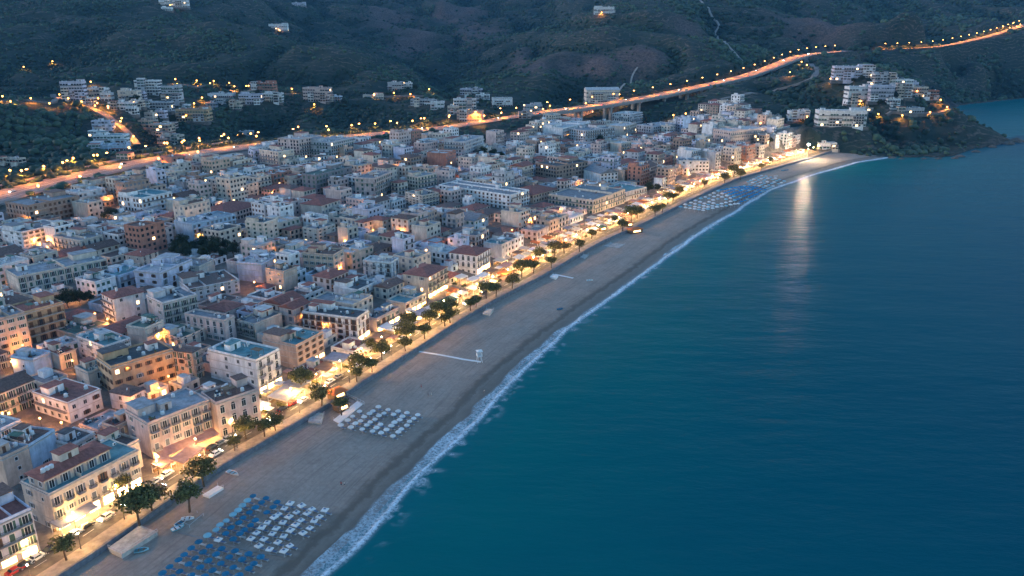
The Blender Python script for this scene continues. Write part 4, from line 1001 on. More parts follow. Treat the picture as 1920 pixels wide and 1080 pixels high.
def place(Lp, Np, Rp, yb, st, wallc, roofm, rtype, opt, label, cat='house', seed=0):
    N, ex, ey, w_, d_, h, zg = solve_box(Lp, Np, Rp, yb, st)
    dep_ = proj((N[0], N[1], zg+h))[2]; r_ = random.Random(seed*977+13)
    root = empty('house' if st < 5 else 'apartment_block', (N[0], N[1], zg), math.atan2(ex[1], ex[0]))
    tag(root, label, 'house' if st < 5 else 'apartment block', 'buildings of the seaside town')
    FOOT.append(rect_corners(N, ex, ey, w_, d_))
    (near_building if dep_ < 440 else mid_building)(root, w_, d_, h, st, wallc, roofm, rtype, r_, dict(opt))
    c = N+ex*w_/2+ey*d_/2; ANCHORS.append((c, label)); return N, ex, ey, w_, d_, h, zg
LMBOX = []
for i, row in enumerate(LM):
    N, ex, ey, w_, d_, h, zg = place(*row, seed=i)
    pts = [proj((*q, z))[:2] for q in FOOT[-1] for z in (zg, zg+h)]
    vis = [proj((*q, zg+h))[:2] for q in (FOOT[-1][3], FOOT[-1][0], FOOT[-1][1])]
    yb_ = proj((N[0], N[1], zg))[1]
    LMBOX.append((min(p[0] for p in vis), max(p[0] for p in vis), max(p[1] for p in vis), yb_, proj((N[0],N[1],zg))[2], row[3] is None))
# ------------------------------------------------------------------ houses that stand away from the town (hillsides, headland)
FAR = [
 (138,190,42,40,5,'lavender','roof_pale','flat','pale lavender block, westernmost of the hill village'),
 (182,186,38,22,3,'white','roof_pale','flat','low white flats beside the westernmost village block'),
 (276,178,46,30,5,'white','roof_pale','flat','white block at the top of the hill village under the ridge lane'),
 (240,190,40,22,3,'cream','roof_slate','flat','cream flats in the middle of the hill village'),
 (322,192,36,32,5,'grey','roof_pale','flat','grey white stepped block below the ridge lane'),
 (225,205,50,14,2,'white','roof_pale','flat','low white terrace row near the valley road'),
 (290,208,60,18,3,'grey','roof_slate','flat','long grey terrace row in the hill village'),
 (360,227,62,24,3,'ochre','roof_terracotta','flat','village building glowing orange from lamps at its foot'),
 (415,198,50,24,3,'white','roof_pale','flat','white terraced flats east of the orange glowing building'),
 (470,196,44,20,3,'lavender','roof_pale','flat','lavender terraced flats along the ridge lane'),
 (512,192,36,18,3,'white','roof_slate','flat','white flats at the east end of the ridge terraces'),
 (490,172,48,18,3,'brick','roof_terracotta','flat','rust red building lit by a lamp on the ridge lane'),
 (592,190,52,28,4,'pink','roof_terracotta','flat','rosy four storey block alone on the eastern spur'),
 (628,190,22,10,2,'blue','roof_pale','flat','small blue white house beside the rosy spur block'),
 (292,259,58,27,4,'peach','roof_pale','flat','peach village block where the valley road meets the motorway'),
 (320,268,40,16,2,'cream','roof_terracotta','flat','low cream houses beside the motorway at the valley road end'),
 (192,245,38,20,3,'lavender','roof_pale','flat','lavender house west of the valley road'),
 (205,268,60,16,2,'white','roof_teal','flat','long low white building with turquoise roof by the dark wood'),
 (200,284,72,12,1,'blue','roof_greyblue','flat','low pale shed beside the dark wood'),
 (760,166,26,11,2,'white','roof_pale','flat','small white villa at the mouth of the valley'),
 (700,186,40,8,1,'cream','roof_slate','flat','low cream building with two amber lamps at the valley mouth'),
 (790,198,44,12,2,'grey','roof_slate','flat','low grey building below the white valley villa'),
 (882,178,42,12,2,'lavender','roof_pale','flat','low pale row half hidden by trees at the valley floor'),
 (872,204,44,20,3,'white','roof_pale','flat','white houses above the orange lit gate building'),
 (880,228,50,22,3,'peach','roof_terracotta','flat','orange lit building on the motorway edge'),
 (942,200,40,18,2,'white','roof_slate','flat','white house among trees above the motorway'),
 (1000,210,36,14,2,'grey','roof_pale','flat','grey white house close above the viaduct start'),
 (1130,192,66,26,3,'cream','roof_pale','gable','large cream floodlit villa on the slope above the viaduct'),
 (325,14,54,14,2,'white','roof_pale','flat','white lit villa high on the western hill'),
 (312,20,20,7,1,'white','roof_pale','flat','annex of the white villa high on the western hill'),
 (522,60,36,14,2,'white','roof_pale','flat','small white villa on the western spur'),
 (560,12,26,7,1,'lavender','roof_slate','flat','pale cabin high above the western spur'),
 (1132,27,40,15,2,'white','roof_pale','flat','white villa on the shoulder of the eastern hill'),
 (1578,237,92,32,3,'white','roof_pale','flat','long white hotel with three rows of dark windows on the headland'),
 (1498,228,40,20,2,'white','roof_pale','flat','small white lodge beside the long headland hotel'),
 (1600,152,76,28,4,'lavender','roof_pale','flat','highest white hotel block on the headland'),
 (1660,155,44,18,3,'grey','roof_pale','flat','grey wing stepping down from the highest headland block'),
 (1612,198,50,36,4,'white','roof_pale','flat','white terraced headland block with a lit stair at its side'),
 (1652,190,44,32,4,'lavender','roof_slate','flat','blue grey headland block between two white ones'),
 (1690,184,40,26,3,'white','roof_pale','flat','white headland terrace row in the middle of the slope'),
 (1722,182,34,20,3,'cream','roof_pale','flat','cream headland terrace beside the brick red one'),
 (1742,186,34,18,3,'brick','roof_terracotta','flat','brick red terrace at the seaward end of the headland'),
 (1690,163,44,14,2,'white','roof_pale','flat','upper white row behind the headland terraces'),
 (1700,213,70,10,1,'grey','roof_slate','flat','low glass fronted terrace pavilion on the headland'),
 (1552,281,34,12,1,'white','roof_pale','flat','low white beach building at the far end of the sand'),
 (1455,226,20,9,1,'cream','roof_slate','flat','small lit cabin on the slope behind the far promenade'),
 (20,312,40,14,2,'beige','roof_terracotta','flat','house above the motorway at the edge of the dark wood'),
 (230,300,26,14,2,'cream','roof_terracotta','hip','small house lit from below on the upper motorway road'),
 (460,255,30,8,1,'grey','roof_slate','flat','long shed on the terrace above the motorway'),
]
_v = random.Random(8); _q = [('white',(200,190)),('cream',(255,200)),('lavender',(300,222)),('peach',(270,240)),('white',(345,208)),('grey',(395,205)),('white',(245,215)),('pink',(318,245)),('cream',(440,204)),('white',(165,196)),('beige',(280,228)),('lavender',(262,190)),('white',(820,206)),('cream',(850,214)),('white',(905,190)),('grey',(740,170)),('pink',(985,222)),('white',(1640,170)),('white',(1675,198)),('cream',(1625,214)),('lavender',(1710,170)),('white',(178,262)),('peach',(305,275))]
for k, (wc, (x, y)) in enumerate(_q):
    j = min(range(len(FAR)), key=lambda i: math.hypot(FAR[i][0]-x, FAR[i][1]-y)); FAR.append((x, y, _v.uniform(18,30), _v.uniform(11,17), _v.choice([2,2,3]), wc, _v.choice(['roof_pale','roof_slate','roof_terracotta']), 'flat', f"small {wc} house close to the {' '.join(FAR[j][8].split()[:6])}"))
for i, (px_, yb, wp, hp, st, wc, rm_, rt, lab) in enumerate(FAR):
    g = ground(px_, yb)
    if g is None: continue
    r_ = random.Random(i+500); dd_ = proj(g)[2]; sc = F/dd_; w_ = wp/sc*.95; h = max(2.7*st, hp/sc*.86); d_ = min(max(8, w_*.45), 16)
    ang = r_.uniform(-.22, .12); ex = np.array([math.cos(ang), math.sin(ang)]); ey = np.array([-ex[1], ex[0]]); N = g[:2]-ex*w_/2
    root = empty('house' if st < 4 else 'apartment_block', (N[0], N[1], g[2]-.3), ang); tag(root, lab, 'house' if st < 4 else 'apartment block', 'buildings of the seaside town'); FOOT.append(rect_corners(N, ex, ey, w_, d_))
    if w_ > 13:                                     # wings that break up the long front
        for wi in range(r_.choice([1,2,2])):
            ww = w_*r_.uniform(.2,.36); x0_ = (r_.uniform(0,.25) if wi == 0 else r_.uniform(.55,.75))*w_; pr = r_.uniform(1.5,4.0); hh_ = h*r_.uniform(.45,.8) if r_.random() < .7 else h+2.2; m3 = MB(); s3 = max(1, round(hh_/3.1))
            mid_wall(m3, ww, pr+2, hh_, s3, 'wall_'+r_.choice([wc,'white','cream','grey']), r_, bands=r_.random() < .5, blank=False, dense=True); m3.box(-.2,-.2,hh_-.155,ww+.2,pr+2.2,hh_+.15,r_.choice([rm_,'roof_terracotta','roof_slate'])); m3.build('wing', root, (x0_,-pr,0))
    m2 = MB(); m2.box(-2.5,-3,-4,w_+2.5,d_*.5,-.15,'retaining_stone'); m2.build('terrace_wall', root)
    mid_building(root, w_, d_, h, st, wc, rm_, rt, r_, dict(bands=True if px_ > 1470 or i < 13 else None, blank=.0, dense=True)); ANCHORS.append((N, lab))

# ------------------------------------------------------------------ canopies of the seafront restaurants (corner pixels as for roofs)
CANOPY = [
 ((92,978),(113,987),(184,946),'grey_canvas',3.4,'long lilac grey awning along the corner hotel'),
 ((287,866),(303,875),(330,858),'rose_canvas',3.2,'rose awning on the footway in front of the pink seafront house'),
 ((322,858),(343,866),(383,836),'rose_canvas',3.2,'second rose awning along the pink seafront house'),
 ((468,760),(487,768),(508,753),'white_canvas',3.2,'white awnings before the low arcaded house'),
 ((505,740),(538,750),(572,726),'cream_canvas',3.2,'brightly lit cream terrace canopy below the big white block'),
 ((537,714),(560,725),(583,711),'grey_canvas',3.6,'slate grey canopy behind the bright cream terrace'),
 ((566,703),(583,711),(603,698),'brown_canvas',3.2,'brown canopy in front of the turquoise-roofed house'),
 ((590,688),(612,694),(632,682),'brown_canvas',3.2,'dark pergola roof beside the brown canopy'),
 ((612,668),(640,677),(657,662),'grey_canvas',3.6,'grey canopy with a rose edge near the charcoal-roofed house'),
 ((672,650),(690,656),(705,646),'cream_canvas',3.2,'small cream canopy at the corner of the charcoal-roofed house'),
 ((690,634),(712,640),(735,624),'brown_canvas',3.2,'low brown canopy by the promenade trees'),
 ((713,611),(740,619),(756,609),'white_canvas',3.4,'pale canopy at the near end of the long grey awning'),
 ((737,606),(762,613),(816,581),'grey_canvas',3.8,'long blue grey awning over the terrace restaurants'),
 ((808,571),(822,576),(859,557),'green_canvas',3.8,'dark green rounded canopy over a yellow lit terrace'),
]
canopy_n = [0]
def canopy(N, ex, ey, w_, d_, zg, h, cm, label):
    root = empty('terrace_canopy', (N[0], N[1], zg), math.atan2(ex[1], ex[0])); tag(root, label, 'canopy', 'lit canopies along the promenade')
    mb = MB(); s_ = h*.14
    mb.face([(0,0,h-s_),(w_,0,h-s_),(w_,d_,h),(0,d_,h)], cm); mb.face([(0,-.02,h-s_-.4),(w_,-.02,h-s_-.4),(w_,0,h-s_),(0,0,h-s_)], cm); mb.face([(-.01,0,h-s_-.4),(0,0,h-s_),(0,d_,h),(-.01,d_,h-.4)], cm); mb.face([(w_+.01,0,h-s_-.4),(w_,0,h-s_),(w_,d_,h),(w_+.01,d_,h-.4)][::-1], cm)
    mb.build('canopy', root)
    for x in (.2, w_-.2):
        for y in (.2, d_-.2):
            m2 = MB(); m2.box(-.07,-.07,0,.07,.07,h-s_-.02 if y < 1 else h-.05,'frame_white'); m2.build('post', root, (x,y,0))
    m3 = MB(); m3.box(.3,.3,h-s_-.35,w_-.3,.42,h-s_-.25,'tube_light'); m3.build('light_strip', root)
    if w_ > 3:
        m4 = MB(); m4.box(.5,d_-.5,0,w_-.5,d_-.1,1.05,'wood'); m4.box(.4,d_-.6,1.05,w_-.4,d_,1.12,'stone_pale'); m4.build('counter', root)
    canopy_n[0] += 1
for Lp, Np, Rp, cm, h, lab in CANOPY:
    zr = WALLZ+h; N = at(*Np, zr)[:2]; Rr = at(*Rp, zr)[:2]-N; ex = Rr/np.linalg.norm(Rr); ey = np.array([-ex[1], ex[0]]); d_ = max(2.5, float((at(*Lp, zr)[:2]-N)@ey))
    canopy(N, ex, ey, float(np.linalg.norm(Rr)), d_, WALLZ, h, cm, lab)
# frames along the coast
WT = tangents(WL); WARC = np.r_[0, np.cumsum(np.linalg.norm(np.diff(WL[:, :2], axis=0), axis=1))]; WTOT = WARC[-1]
def coast(s, n):
    x = np.interp(s, WARC, WL[:, 0]); y = np.interp(s, WARC, WL[:, 1]); tx = np.interp(s, WARC, WT[:, 0]); ty = np.interp(s, WARC, WT[:, 1]); q = math.hypot(tx, ty); tx /= q; ty /= q
    return np.array([x-ty*n, y+tx*n]), np.array([tx, ty])
def arc_of_px(x, y, z=2.0):
    p = at(x, y, z); return float(seg_dist(np.array([p[0]]), np.array([p[1]]), WL)[1][0])
S0 = arc_of_px(842, 612); S1 = arc_of_px(1545, 290)
rp = random.Random(31); s = S0; k = 0
CANQ = []
while s < S1:
    w_ = rp.uniform(4.5, 9); d_ = rp.uniform(3.5, 6)
    for n0 in (13.2, 20.5, 27.5):
        if rp.random() < (.92, .85, .7)[(13.2, 20.5, 27.5).index(n0)]:
            P, T = coast(s+rp.uniform(-.5, 1.5), n0+rp.uniform(-.3, .8)); CANQ.append((P, T, w_*rp.uniform(.7,1), d_, rp.choice(['white_canvas','cream_canvas','cream_canvas','white_canvas','rose_canvas','grey_canvas','orange_canvas','brown_canvas'])))
    s += w_+rp.uniform(.6, 3)
rowname = {0:'seaward row', 1:'middle row', 2:'inland row'}
cnt = {}
CNAME = dict(white_canvas='white', cream_canvas='cream', rose_canvas='rose', grey_canvas='grey', orange_canvas='orange', brown_canvas='brown')
for P, T, w_, d_, cm in CANQ:
    ey = np.array([-T[1], T[0]])
    A = rect_corners(P, T, ey, w_, d_)
    if any(sat(A, B, 0.2) for B in FOOT): continue
    cnt[cm] = cnt.get(cm, 0)+1
    canopy(P, T, ey, w_, d_, WALLZ-.03, rp.uniform(2.8, 3.5), cm, f'{CNAME[cm]} lamplit canopy, {nth(cnt[cm])} of its colour along the far promenade from the green rounded canopy')
    FOOT.append(A)

# ------------------------------------------------------------------ the rest of the town
PARKS = [(*at(135,578,8)[:2], 12), (*at(165,570,8)[:2], 8), (*at(208,402,13)[:2], 11)] + [(*at(x, y, 9)[:2], 11) for x, y in [(345,468),(365,470),(385,472),(405,474),(422,478),(440,470)]] + [(*at(1222,358,4)[:2], 11), (*at(640,352,12)[:2], 9), (*at(930,262,15)[:2], 12), (*at(905,270,15)[:2], 12), (*at(1125,262,14)[:2], 8), (*at(300,585,6)[:2],4)]
LOTS = []; push = LOTS.append; rf = random.Random(77); rows = []; n0 = 18.0; k = 0
while n0 < 520:
    d_ = rf.uniform(11, 14.5); rows.append((n0, d_)); n0 += d_+(1.2 if k % 2 == 0 else rf.uniform(4.5, 6.5)); k += 1
LMBOX += [(310, 442, 452, 492, proj(at(375,488,9))[2], False), (110, 180, 533, 592, proj(at(135,590,8))[2], False), (190, 228, 360, 412, proj(at(208,410,13))[2], False), (1200,1245,340,368, proj(at(1222,368,4))[2], False), (895,950,248,282, proj(at(920,280,15))[2], False)]
def town_ok(c): return bool(inside(np.array([c[0]]), np.array([c[1]]), TOWN)[0])
for ri, (n0, d0) in enumerate(rows):
    s = -60 + rf.uniform(0, 10)
    while s < WTOT+60:
        w_ = rf.uniform(10, 18); 
        if int((s+w_)/66) != int(s/66): s = (int(s/66)+1)*66+4.5; continue
        if s < 0 or s > WTOT-1:
            e = 0.5 if s < 0 else WTOT-.5; P, T = coast(e, n0); P = P+T*(s-e)
        else: P, T = coast(s, n0)
        # inland, the outer side of the bend is longer: the step along the coast shrinks
        P2, T2 = coast(min(max(s+w_, .5), WTOT-.5), n0); 
        ex = T; ey = np.array([-ex[1], ex[0]]); wid = w_ if (s < 0 or s+w_ > WTOT-1) else max(6, float(np.linalg.norm(P2-P))-.5)
        s += w_+rf.choice([.3,.3,.4,1.5])
        d_ = d0+rf.uniform(-2.2, .6)
        if wid > 19: wid = 19
        off = rf.uniform(0, 1.2); P = P+ey*off
        A = rect_corners(P, ex, ey, wid, d_); c = sum(A)/4
        if not all(town_ok(q) for q in A): continue
        if ri == 0 and S0 < s < S1: pass
        zg = min(gz(*q) for q in A)
        x_, y_, dp = proj((c[0], c[1], zg+6))
        if x_ < -130 or y_ > 1190 or dp < 100: continue
        if any(math.hypot(c[0]-a, c[1]-b_) < r_+6 for a, b_, r_ in PARKS): continue
        near_ = [B for B in FOOT if abs(B[0][0]-c[0]) < 60 and abs(B[0][1]-c[1]) < 60]
        if any(sat(A, B) for B in near_): continue
        if (np.abs(seg_dist(np.array([q[0] for q in A]), np.array([q[1] for q in A]), MOTO)[0]) < 17).any(): continue
        if (np.abs(seg_dist(np.array([q[0] for q in A]), np.array([q[1] for q in A]), LN_service)[0]) < 6).any(): continue
        far_ = min(1, max(0, (dp-250)/500))
        st = rf.choices([2,3,4,5,6], [.34-.2*far_, .38, .2+.08*far_, .07+.1*far_, .01+.05*far_])[0]
        if dp > 500 and float(np.abs(seg_dist(np.array([c[0]]), np.array([c[1]]), MOTO)[0])[0]) < 62: st = min(st, 3)
        h = st*rf.uniform(2.95, 3.3)
        # keep the known houses behind it visible
        ok = False
        while st >= 1:
            top = [proj((q[0], q[1], zg+h+.8)) for q in A]; tx0 = min(t[0] for t in top); tx1 = max(t[0] for t in top); ty = min(t[1] for t in top); td = sum(t[2] for t in top)/4
            bad = False
            for bx0, bx1, by0, by1, bd, hid in LMBOX:
                if td < bd and min(tx1, bx1)-max(tx0, bx0) > 3 and ty < by0+(by1-by0)*(.3 if hid else .62) and ty < by1 and max(t[1] for t in top) > by0-12: bad = True; break
            if not bad: ok = True; break
            st -= 1; h = st*3.0
        if not ok:
            st, h = 1, 2.9
            if proj((c[0], c[1], zg+3.6))[1] < min([b[2] for b in LMBOX if b[0]-4 < x_ < b[1]+4 and dp < b[4]], default=-1e9)+6: continue
        push(dict(P=P, ex=ex, ey=ey, w=wid, d=d_, h=h, st=st, zg=zg, c=c, dep=dp, size=wid*h/dp**2, front=ri == 0, px=(x_, y_), ri=ri))
        FOOT.append(A)
# the gaps between those rows are filled with smaller, lower houses
ri_ = random.Random(99); tries = 0; added = 0
fc = [f[0] for f in FOOT]
from collections import defaultdict
CELL = defaultdict(list)
def addcell(f):
    c = sum(f)/4; CELL[(int(c[0]//40), int(c[1]//40))].append(f)
for f in FOOT: addcell(f)
tb = np.array(TOWN); bb = (tb[:,0].min(), tb[:,0].max(), tb[:,1].min(), tb[:,1].max())
NT = 26000; rr_ = np.random.RandomState(99)
Cx = rr_.uniform(bb[0], bb[1], NT); Cy = rr_.uniform(bb[2], bb[3], NT); okc = inside(Cx, Cy, TOWN); dnv, sav = seg_dist(Cx, Cy, WL)
mov = np.abs(seg_dist(Cx, Cy, MOTO)[0]); sev = np.abs(seg_dist(Cx, Cy, LN_service)[0]); tdv = np.abs(seg_dist(Cx, Cy, np.array(TOWN), True)[0]); zv = hz(Cx, Cy)
pvx, pvy, pvd = proj((Cx, Cy, zv+5))
okc &= (dnv > 22) & ~((sav > S0) & (sav < S1) & (dnv < 36)) & (mov > 25) & (sev > 13) & (tdv > 8) & (pvx > -60) & (pvx < 1700) & (pvy < 1150)
for pa, pb, pr in PARKS: okc &= np.hypot(Cx-pa, Cy-pb) > pr+4
for tries in np.nonzero(okc)[0]:
    frac = tries/NT; c = np.array([Cx[tries], Cy[tries]]); dn, sa = float(dnv[tries]), float(sav[tries])
    sz = 1.15-.65*frac; wid = ri_.uniform(9, 16)*sz+1; d_ = ri_.uniform(8, 13)*sz+1; k0, k1 = int(c[0]//40), int(c[1]//40)
    T = coast(min(max(sa, .5), WTOT-.5), dn)[1]; ex = T; ey = np.array([-ex[1], ex[0]]); P = c-ex*wid/2-ey*d_/2
    A = rect_corners(P, ex, ey, wid, d_); At = _tl(A); gp = .12 if ri_.random() < .8 else 1.6; zg = float(zv[tries])-.3; x_, y_, dp = float(pvx[tries]), float(pvy[tries]), float(pvd[tries])
    if any(sat(At, B, gp) for i in (-2,-1,0,1,2) for j in (-2,-1,0,1,2) for B in CELL[(k0+i, k1+j)]): continue
    st = ri_.choices([1,2,3,4], [.06,.26,.42,.26])[0]; st = min(st, 3) if tdv[tries] < 30 and dp > 500 else st; h = st*3.05; ok = False
    while st >= 1:
        top = [proj((q[0], q[1], zg+h+.8)) for q in A]; tx0 = min(t[0] for t in top); tx1 = max(t[0] for t in top); ty = min(t[1] for t in top); td = sum(t[2] for t in top)/4
        if not any(td < bd and min(tx1, bx1)-max(tx0, bx0) > 3 and ty < by0+(by1-by0)*(.3 if hid else .6) and ty < by1 and max(t[1] for t in top) > by0-12 for bx0, bx1, by0, by1, bd, hid in LMBOX): ok = True; break
        st -= 1; h = st*3.0
    if not ok:
        st, h = 1, 2.9
        if proj((c[0], c[1], zg+3.6))[1] < min([b[2] for b in LMBOX if b[0]-4 < x_ < b[1]+4 and dp < b[4]], default=-1e9)+6: continue
    LOTS.append(dict(P=P, ex=ex, ey=ey, w=wid, d=d_, h=h, st=st, zg=zg, c=c, dep=dp, size=wid*h/dp**2, front=False, px=(x_, y_), ri=9)); FOOT.append(A); addcell(A); added += 1
print('infill', added)
inview = [q for q in LOTS if -40 < q['px'][0] < 1960 and q['px'][1] < 1130]
inview.sort(key=lambda q: -q['size'])
N_IND = 296 - len(LM) - len(FAR)
ind = inview[:N_IND]; rest = inview[N_IND:]
WCH = ['white']*6+['cream']*5+['grey']*2+['lavender']*2+['pink']*5+['peach']*4+['beige']*5+['blue','brown','brick']
RCH = ['roof_greyblue']*4+['roof_slate']*4+['roof_pale']*4+['roof_teal']*1+['roof_dark']*3+['roof_terracotta']*5+['roof_brown']*4+['roof_green']
RN = dict(roof_greyblue='blue grey', roof_slate='slate', roof_pale='pale', roof_teal='turquoise', roof_dark='charcoal', roof_terracotta='terracotta', roof_brown='brown', roof_green='mossy green')
STN = {1:'one', 2:'two', 3:'three', 4:'four', 5:'five', 6:'six'}
SHORT = [(c, None) for c, l in ANCHORS]
KEYN = {0:'the red-roofed corner hotel', 2:'the long pink seafront house', 4:'the big white block', 7:'the turquoise-roofed seafront house', 8:'the charcoal-roofed white house', 9:'the cream house with green shutters', 10:'the maroon-roofed villa', 13:'the long cream slab', 14:'the tall white red-roofed house', 16:'the ochre balconied flats', 18:'the low green-roofed hall', 20:'the square white block', 24:'the rose-roofed white house', 33:'the apricot block house', 36:'the white balcony flats', 37:'the long grey house', 40:'the plain beige tower', 41:'the dusky pink block', 42:'the green glazed block', 44:'the long white row', 45:'the red brick tower', 48:'the cream window tower', 50:'the blank gable house', 52:'the tall rose block', 54:'the blank lit tower', 56:'the long pale blue block', 57:'the green balconied flats', 63:'the big brick-red roof', 64:'the tallest white tower', 66:'the grey blue slab', 68:'the curved brown block', 69:'the beach gable house', 70:'the long cream seafront house', 72:'the rose terraced block'}
KEYS = [(ANCHORS[i][0], n_) for i, n_ in KEYN.items()]
USED = {}
def house_label(q, wc, rm_, rt):
    c = q['c']; j = sorted(range(len(KEYS)), key=lambda k: np.linalg.norm(KEYS[k][0]-c))[0]; kc, kn = KEYS[j]; v = c-kc
    a, b_ = float(v@q['ex']), float(v@q['ey'])
    rel = ('inland of' if b_ > 0 else 'seaward of') if abs(b_) > abs(a) else ('headland side of' if a > 0 else 'near side of')
    base = f"{STN[q['st']]} storey {wc} house, {RN[rm_]} {'roof' if rt=='flat' else 'tiled roof'}, "
    key = (base, rel, kn); n_ = USED.get(key, 0)+1; USED[key] = n_
    return base+(rel if n_ == 1 else nth(n_)+' '+rel)+' '+kn
NEARLOTS = 0
for i, q in enumerate(sorted(ind, key=lambda q: q['dep'])):
    r_ = random.Random(i*31+5); wc = r_.choice(WCH); rm_ = r_.choice(RCH); rt = 'flat'
    if rm_ in ('roof_terracotta','roof_brown') and r_.random() < .6 and q['w'] < 17: rt = r_.choice(['hip','gable'])
    root = empty('house' if q['st'] < 5 else 'apartment_block', (q['P'][0], q['P'][1], q['zg']), math.atan2(q['ex'][1], q['ex'][0]))
    tag(root, house_label(q, wc, rm_, rt), 'house' if q['st'] < 5 else 'apartment block', 'buildings of the seaside town')
    opt = dict(shop=q['front'])
    if q['dep'] < 300: near_building(root, q['w'], q['d'], q['h'], q['st'], wc, rm_, rt, r_, opt); NEARLOTS += 1
    else: mid_building(root, q['w'], q['d'], q['h'], q['st'], wc, rm_, rt, r_, opt)
    BLD.append(root)
# houses too small and too many to tell apart: one mass
mb = MB(); r_ = random.Random(4)
for q in rest:
    wc = r_.choice(WCH); rm_ = r_.choice(RCH); rz = math.atan2(q['ex'][1], q['ex'][0]); c_, s_ = math.cos(rz), math.sin(rz)
    mid_wall(mb, q['w'], q['d'], q['h'], q['st'], 'wall_'+wc, r_, q['P'][0], q['P'][1], q['zg'], c_, s_, shop=q['front'])
    def T(p): return (q['P'][0]+p[0]*c_-p[1]*s_, q['P'][1]+p[0]*s_+p[1]*c_, q['zg']+p[2])
    m2 = MB(); w_, d_, h = q['w'], q['d'], q['h']; wm = 'wall_'+wc
    if rm_ in ('roof_terracotta','roof_brown') and r_.random() < .6: hip_roof(m2, w_, d_, h+.14, .4, min(w_,d_)*.17, rm_)
    else:
        m2.box(.2,.2,h-.15,w_-.2,d_-.2,h+.02,rm_); m2.box(0,0,h,w_,.2,h+.75,wm); m2.box(0,d_-.2,h,w_,d_,h+.75,wm); m2.box(0,.2,h,.2,d_-.2,h+.75,wm); m2.box(w_-.2,.2,h,w_,d_-.2,h+.75,wm)
        if r_.random() < .75:
            x, y = r_.uniform(1, w_-5), r_.uniform(1, max(1.1, d_-5)); m2.box(x,y,h+.02,x+r_.uniform(2.5,4),y+r_.uniform(2.5,4),h+2.6,r_.choice([wm,'wall_white']),top=r_.choice(['roof_pale','roof_terracotta']))
        for _ in range(r_.randint(1,6)): x, y = r_.uniform(.8,w_-2), r_.uniform(.8,d_-2); z_ = r_.uniform(.7,1.5); m2.box(x,y,h+.02,x+1.1,y+1.0,h+z_,r_.choice(['tank_white','concrete','roof_dark']))
    b0 = len(mb.v); mb.v += [T(p) for p in m2.v]
    for f_, k_ in zip(m2.f, m2.m): mb.f.append(tuple(v+b0 for v in f_)); mb.m.append(mb.mi(m2.names[k_]))
tag(mb.build('distant_town'), 'mass of small pale houses filling the far part of town', kind='stuff')
print('LOTS', len(LOTS), 'inview', len(inview), 'ind', len(ind), 'rest', len(rest), 'nearlots', NEARLOTS, 'canopies', canopy_n[0])
FB = [np.array(f) for f in FOOT]; FC = np.array([f.mean(0) for f in FB]); FRd = np.array([np.linalg.norm(f[0]-f[2])/2 for f in FB])
def blocked(x, y):
    out = np.zeros(x.shape, bool)
    for f in FB:
        o = f[0]; u = f[1]-o; v = f[3]-o; lu = np.hypot(*u); lv = np.hypot(*v); u = u/lu; v = v/lv
        a = (x-o[0])*u[0]+(y-o[1])*u[1]; b_ = (x-o[0])*v[0]+(y-o[1])*v[1]; out |= (a > -2.5) & (a < lu+2.5) & (b_ > -5) & (b_ < lv+2)
    return out
make_scrub(blocked)
# ------------------------------------------------------------------ kits that are copied
BULBS = {}
for k_, c_, e_ in (('road', (1.0,.30,.035), 14000), ('hillside', (1.0,.31,.035), 6500), ('alley', (1.0,.36,.06), 1250), ('prom', WARM, 1300), ('prom_far', WARM, 2500)):
    l_ = bpy.data.lights.new('bulb_'+k_, 'SPOT' if k_ in ('road','hillside') else 'POINT'); BULBS[k_] = l_
    if l_.type == 'SPOT': l_.spot_size = R(152); l_.spot_blend = .35
    l_.energy = e_; l_.color = c_; l_.shadow_soft_size = .15
def spawn(name, parts, loc, rz, label, cat, group, scale=1.0, bulb=None):
    """parts: [(name, mesh, loc, rz, [(name, mesh, loc, rz)])]"""
    root = empty(name, loc, rz); root.scale = (scale,)*3; tag(root, label, cat, group)
    if bulb:
        b_ = bpy.data.objects.new('bulb', BULBS[bulb[0]]); col.objects.link(b_); b_.location = bulb[1]; b_.parent = root
    for nm, me, l, z, sub in parts:
        o = link(nm, me, root, l, z)
        for n2, m2, l2, z2 in sub: link(n2, m2, o, l2, z2)
    return root
def ico(mb, c, r, m, sub=1):
    import bmesh
    bm = bmesh.new(); bmesh.ops.create_icosphere(bm, subdivisions=sub, radius=r); b0 = len(mb.v); k = mb.mi(m)
    mb.v += [(v.co.x+c[0], v.co.y+c[1], v.co.z+c[2]) for v in bm.verts]
    for f in bm.faces: mb.f.append(tuple(v.index+b0 for v in f.verts)); mb.m.append(k)
    bm.free()
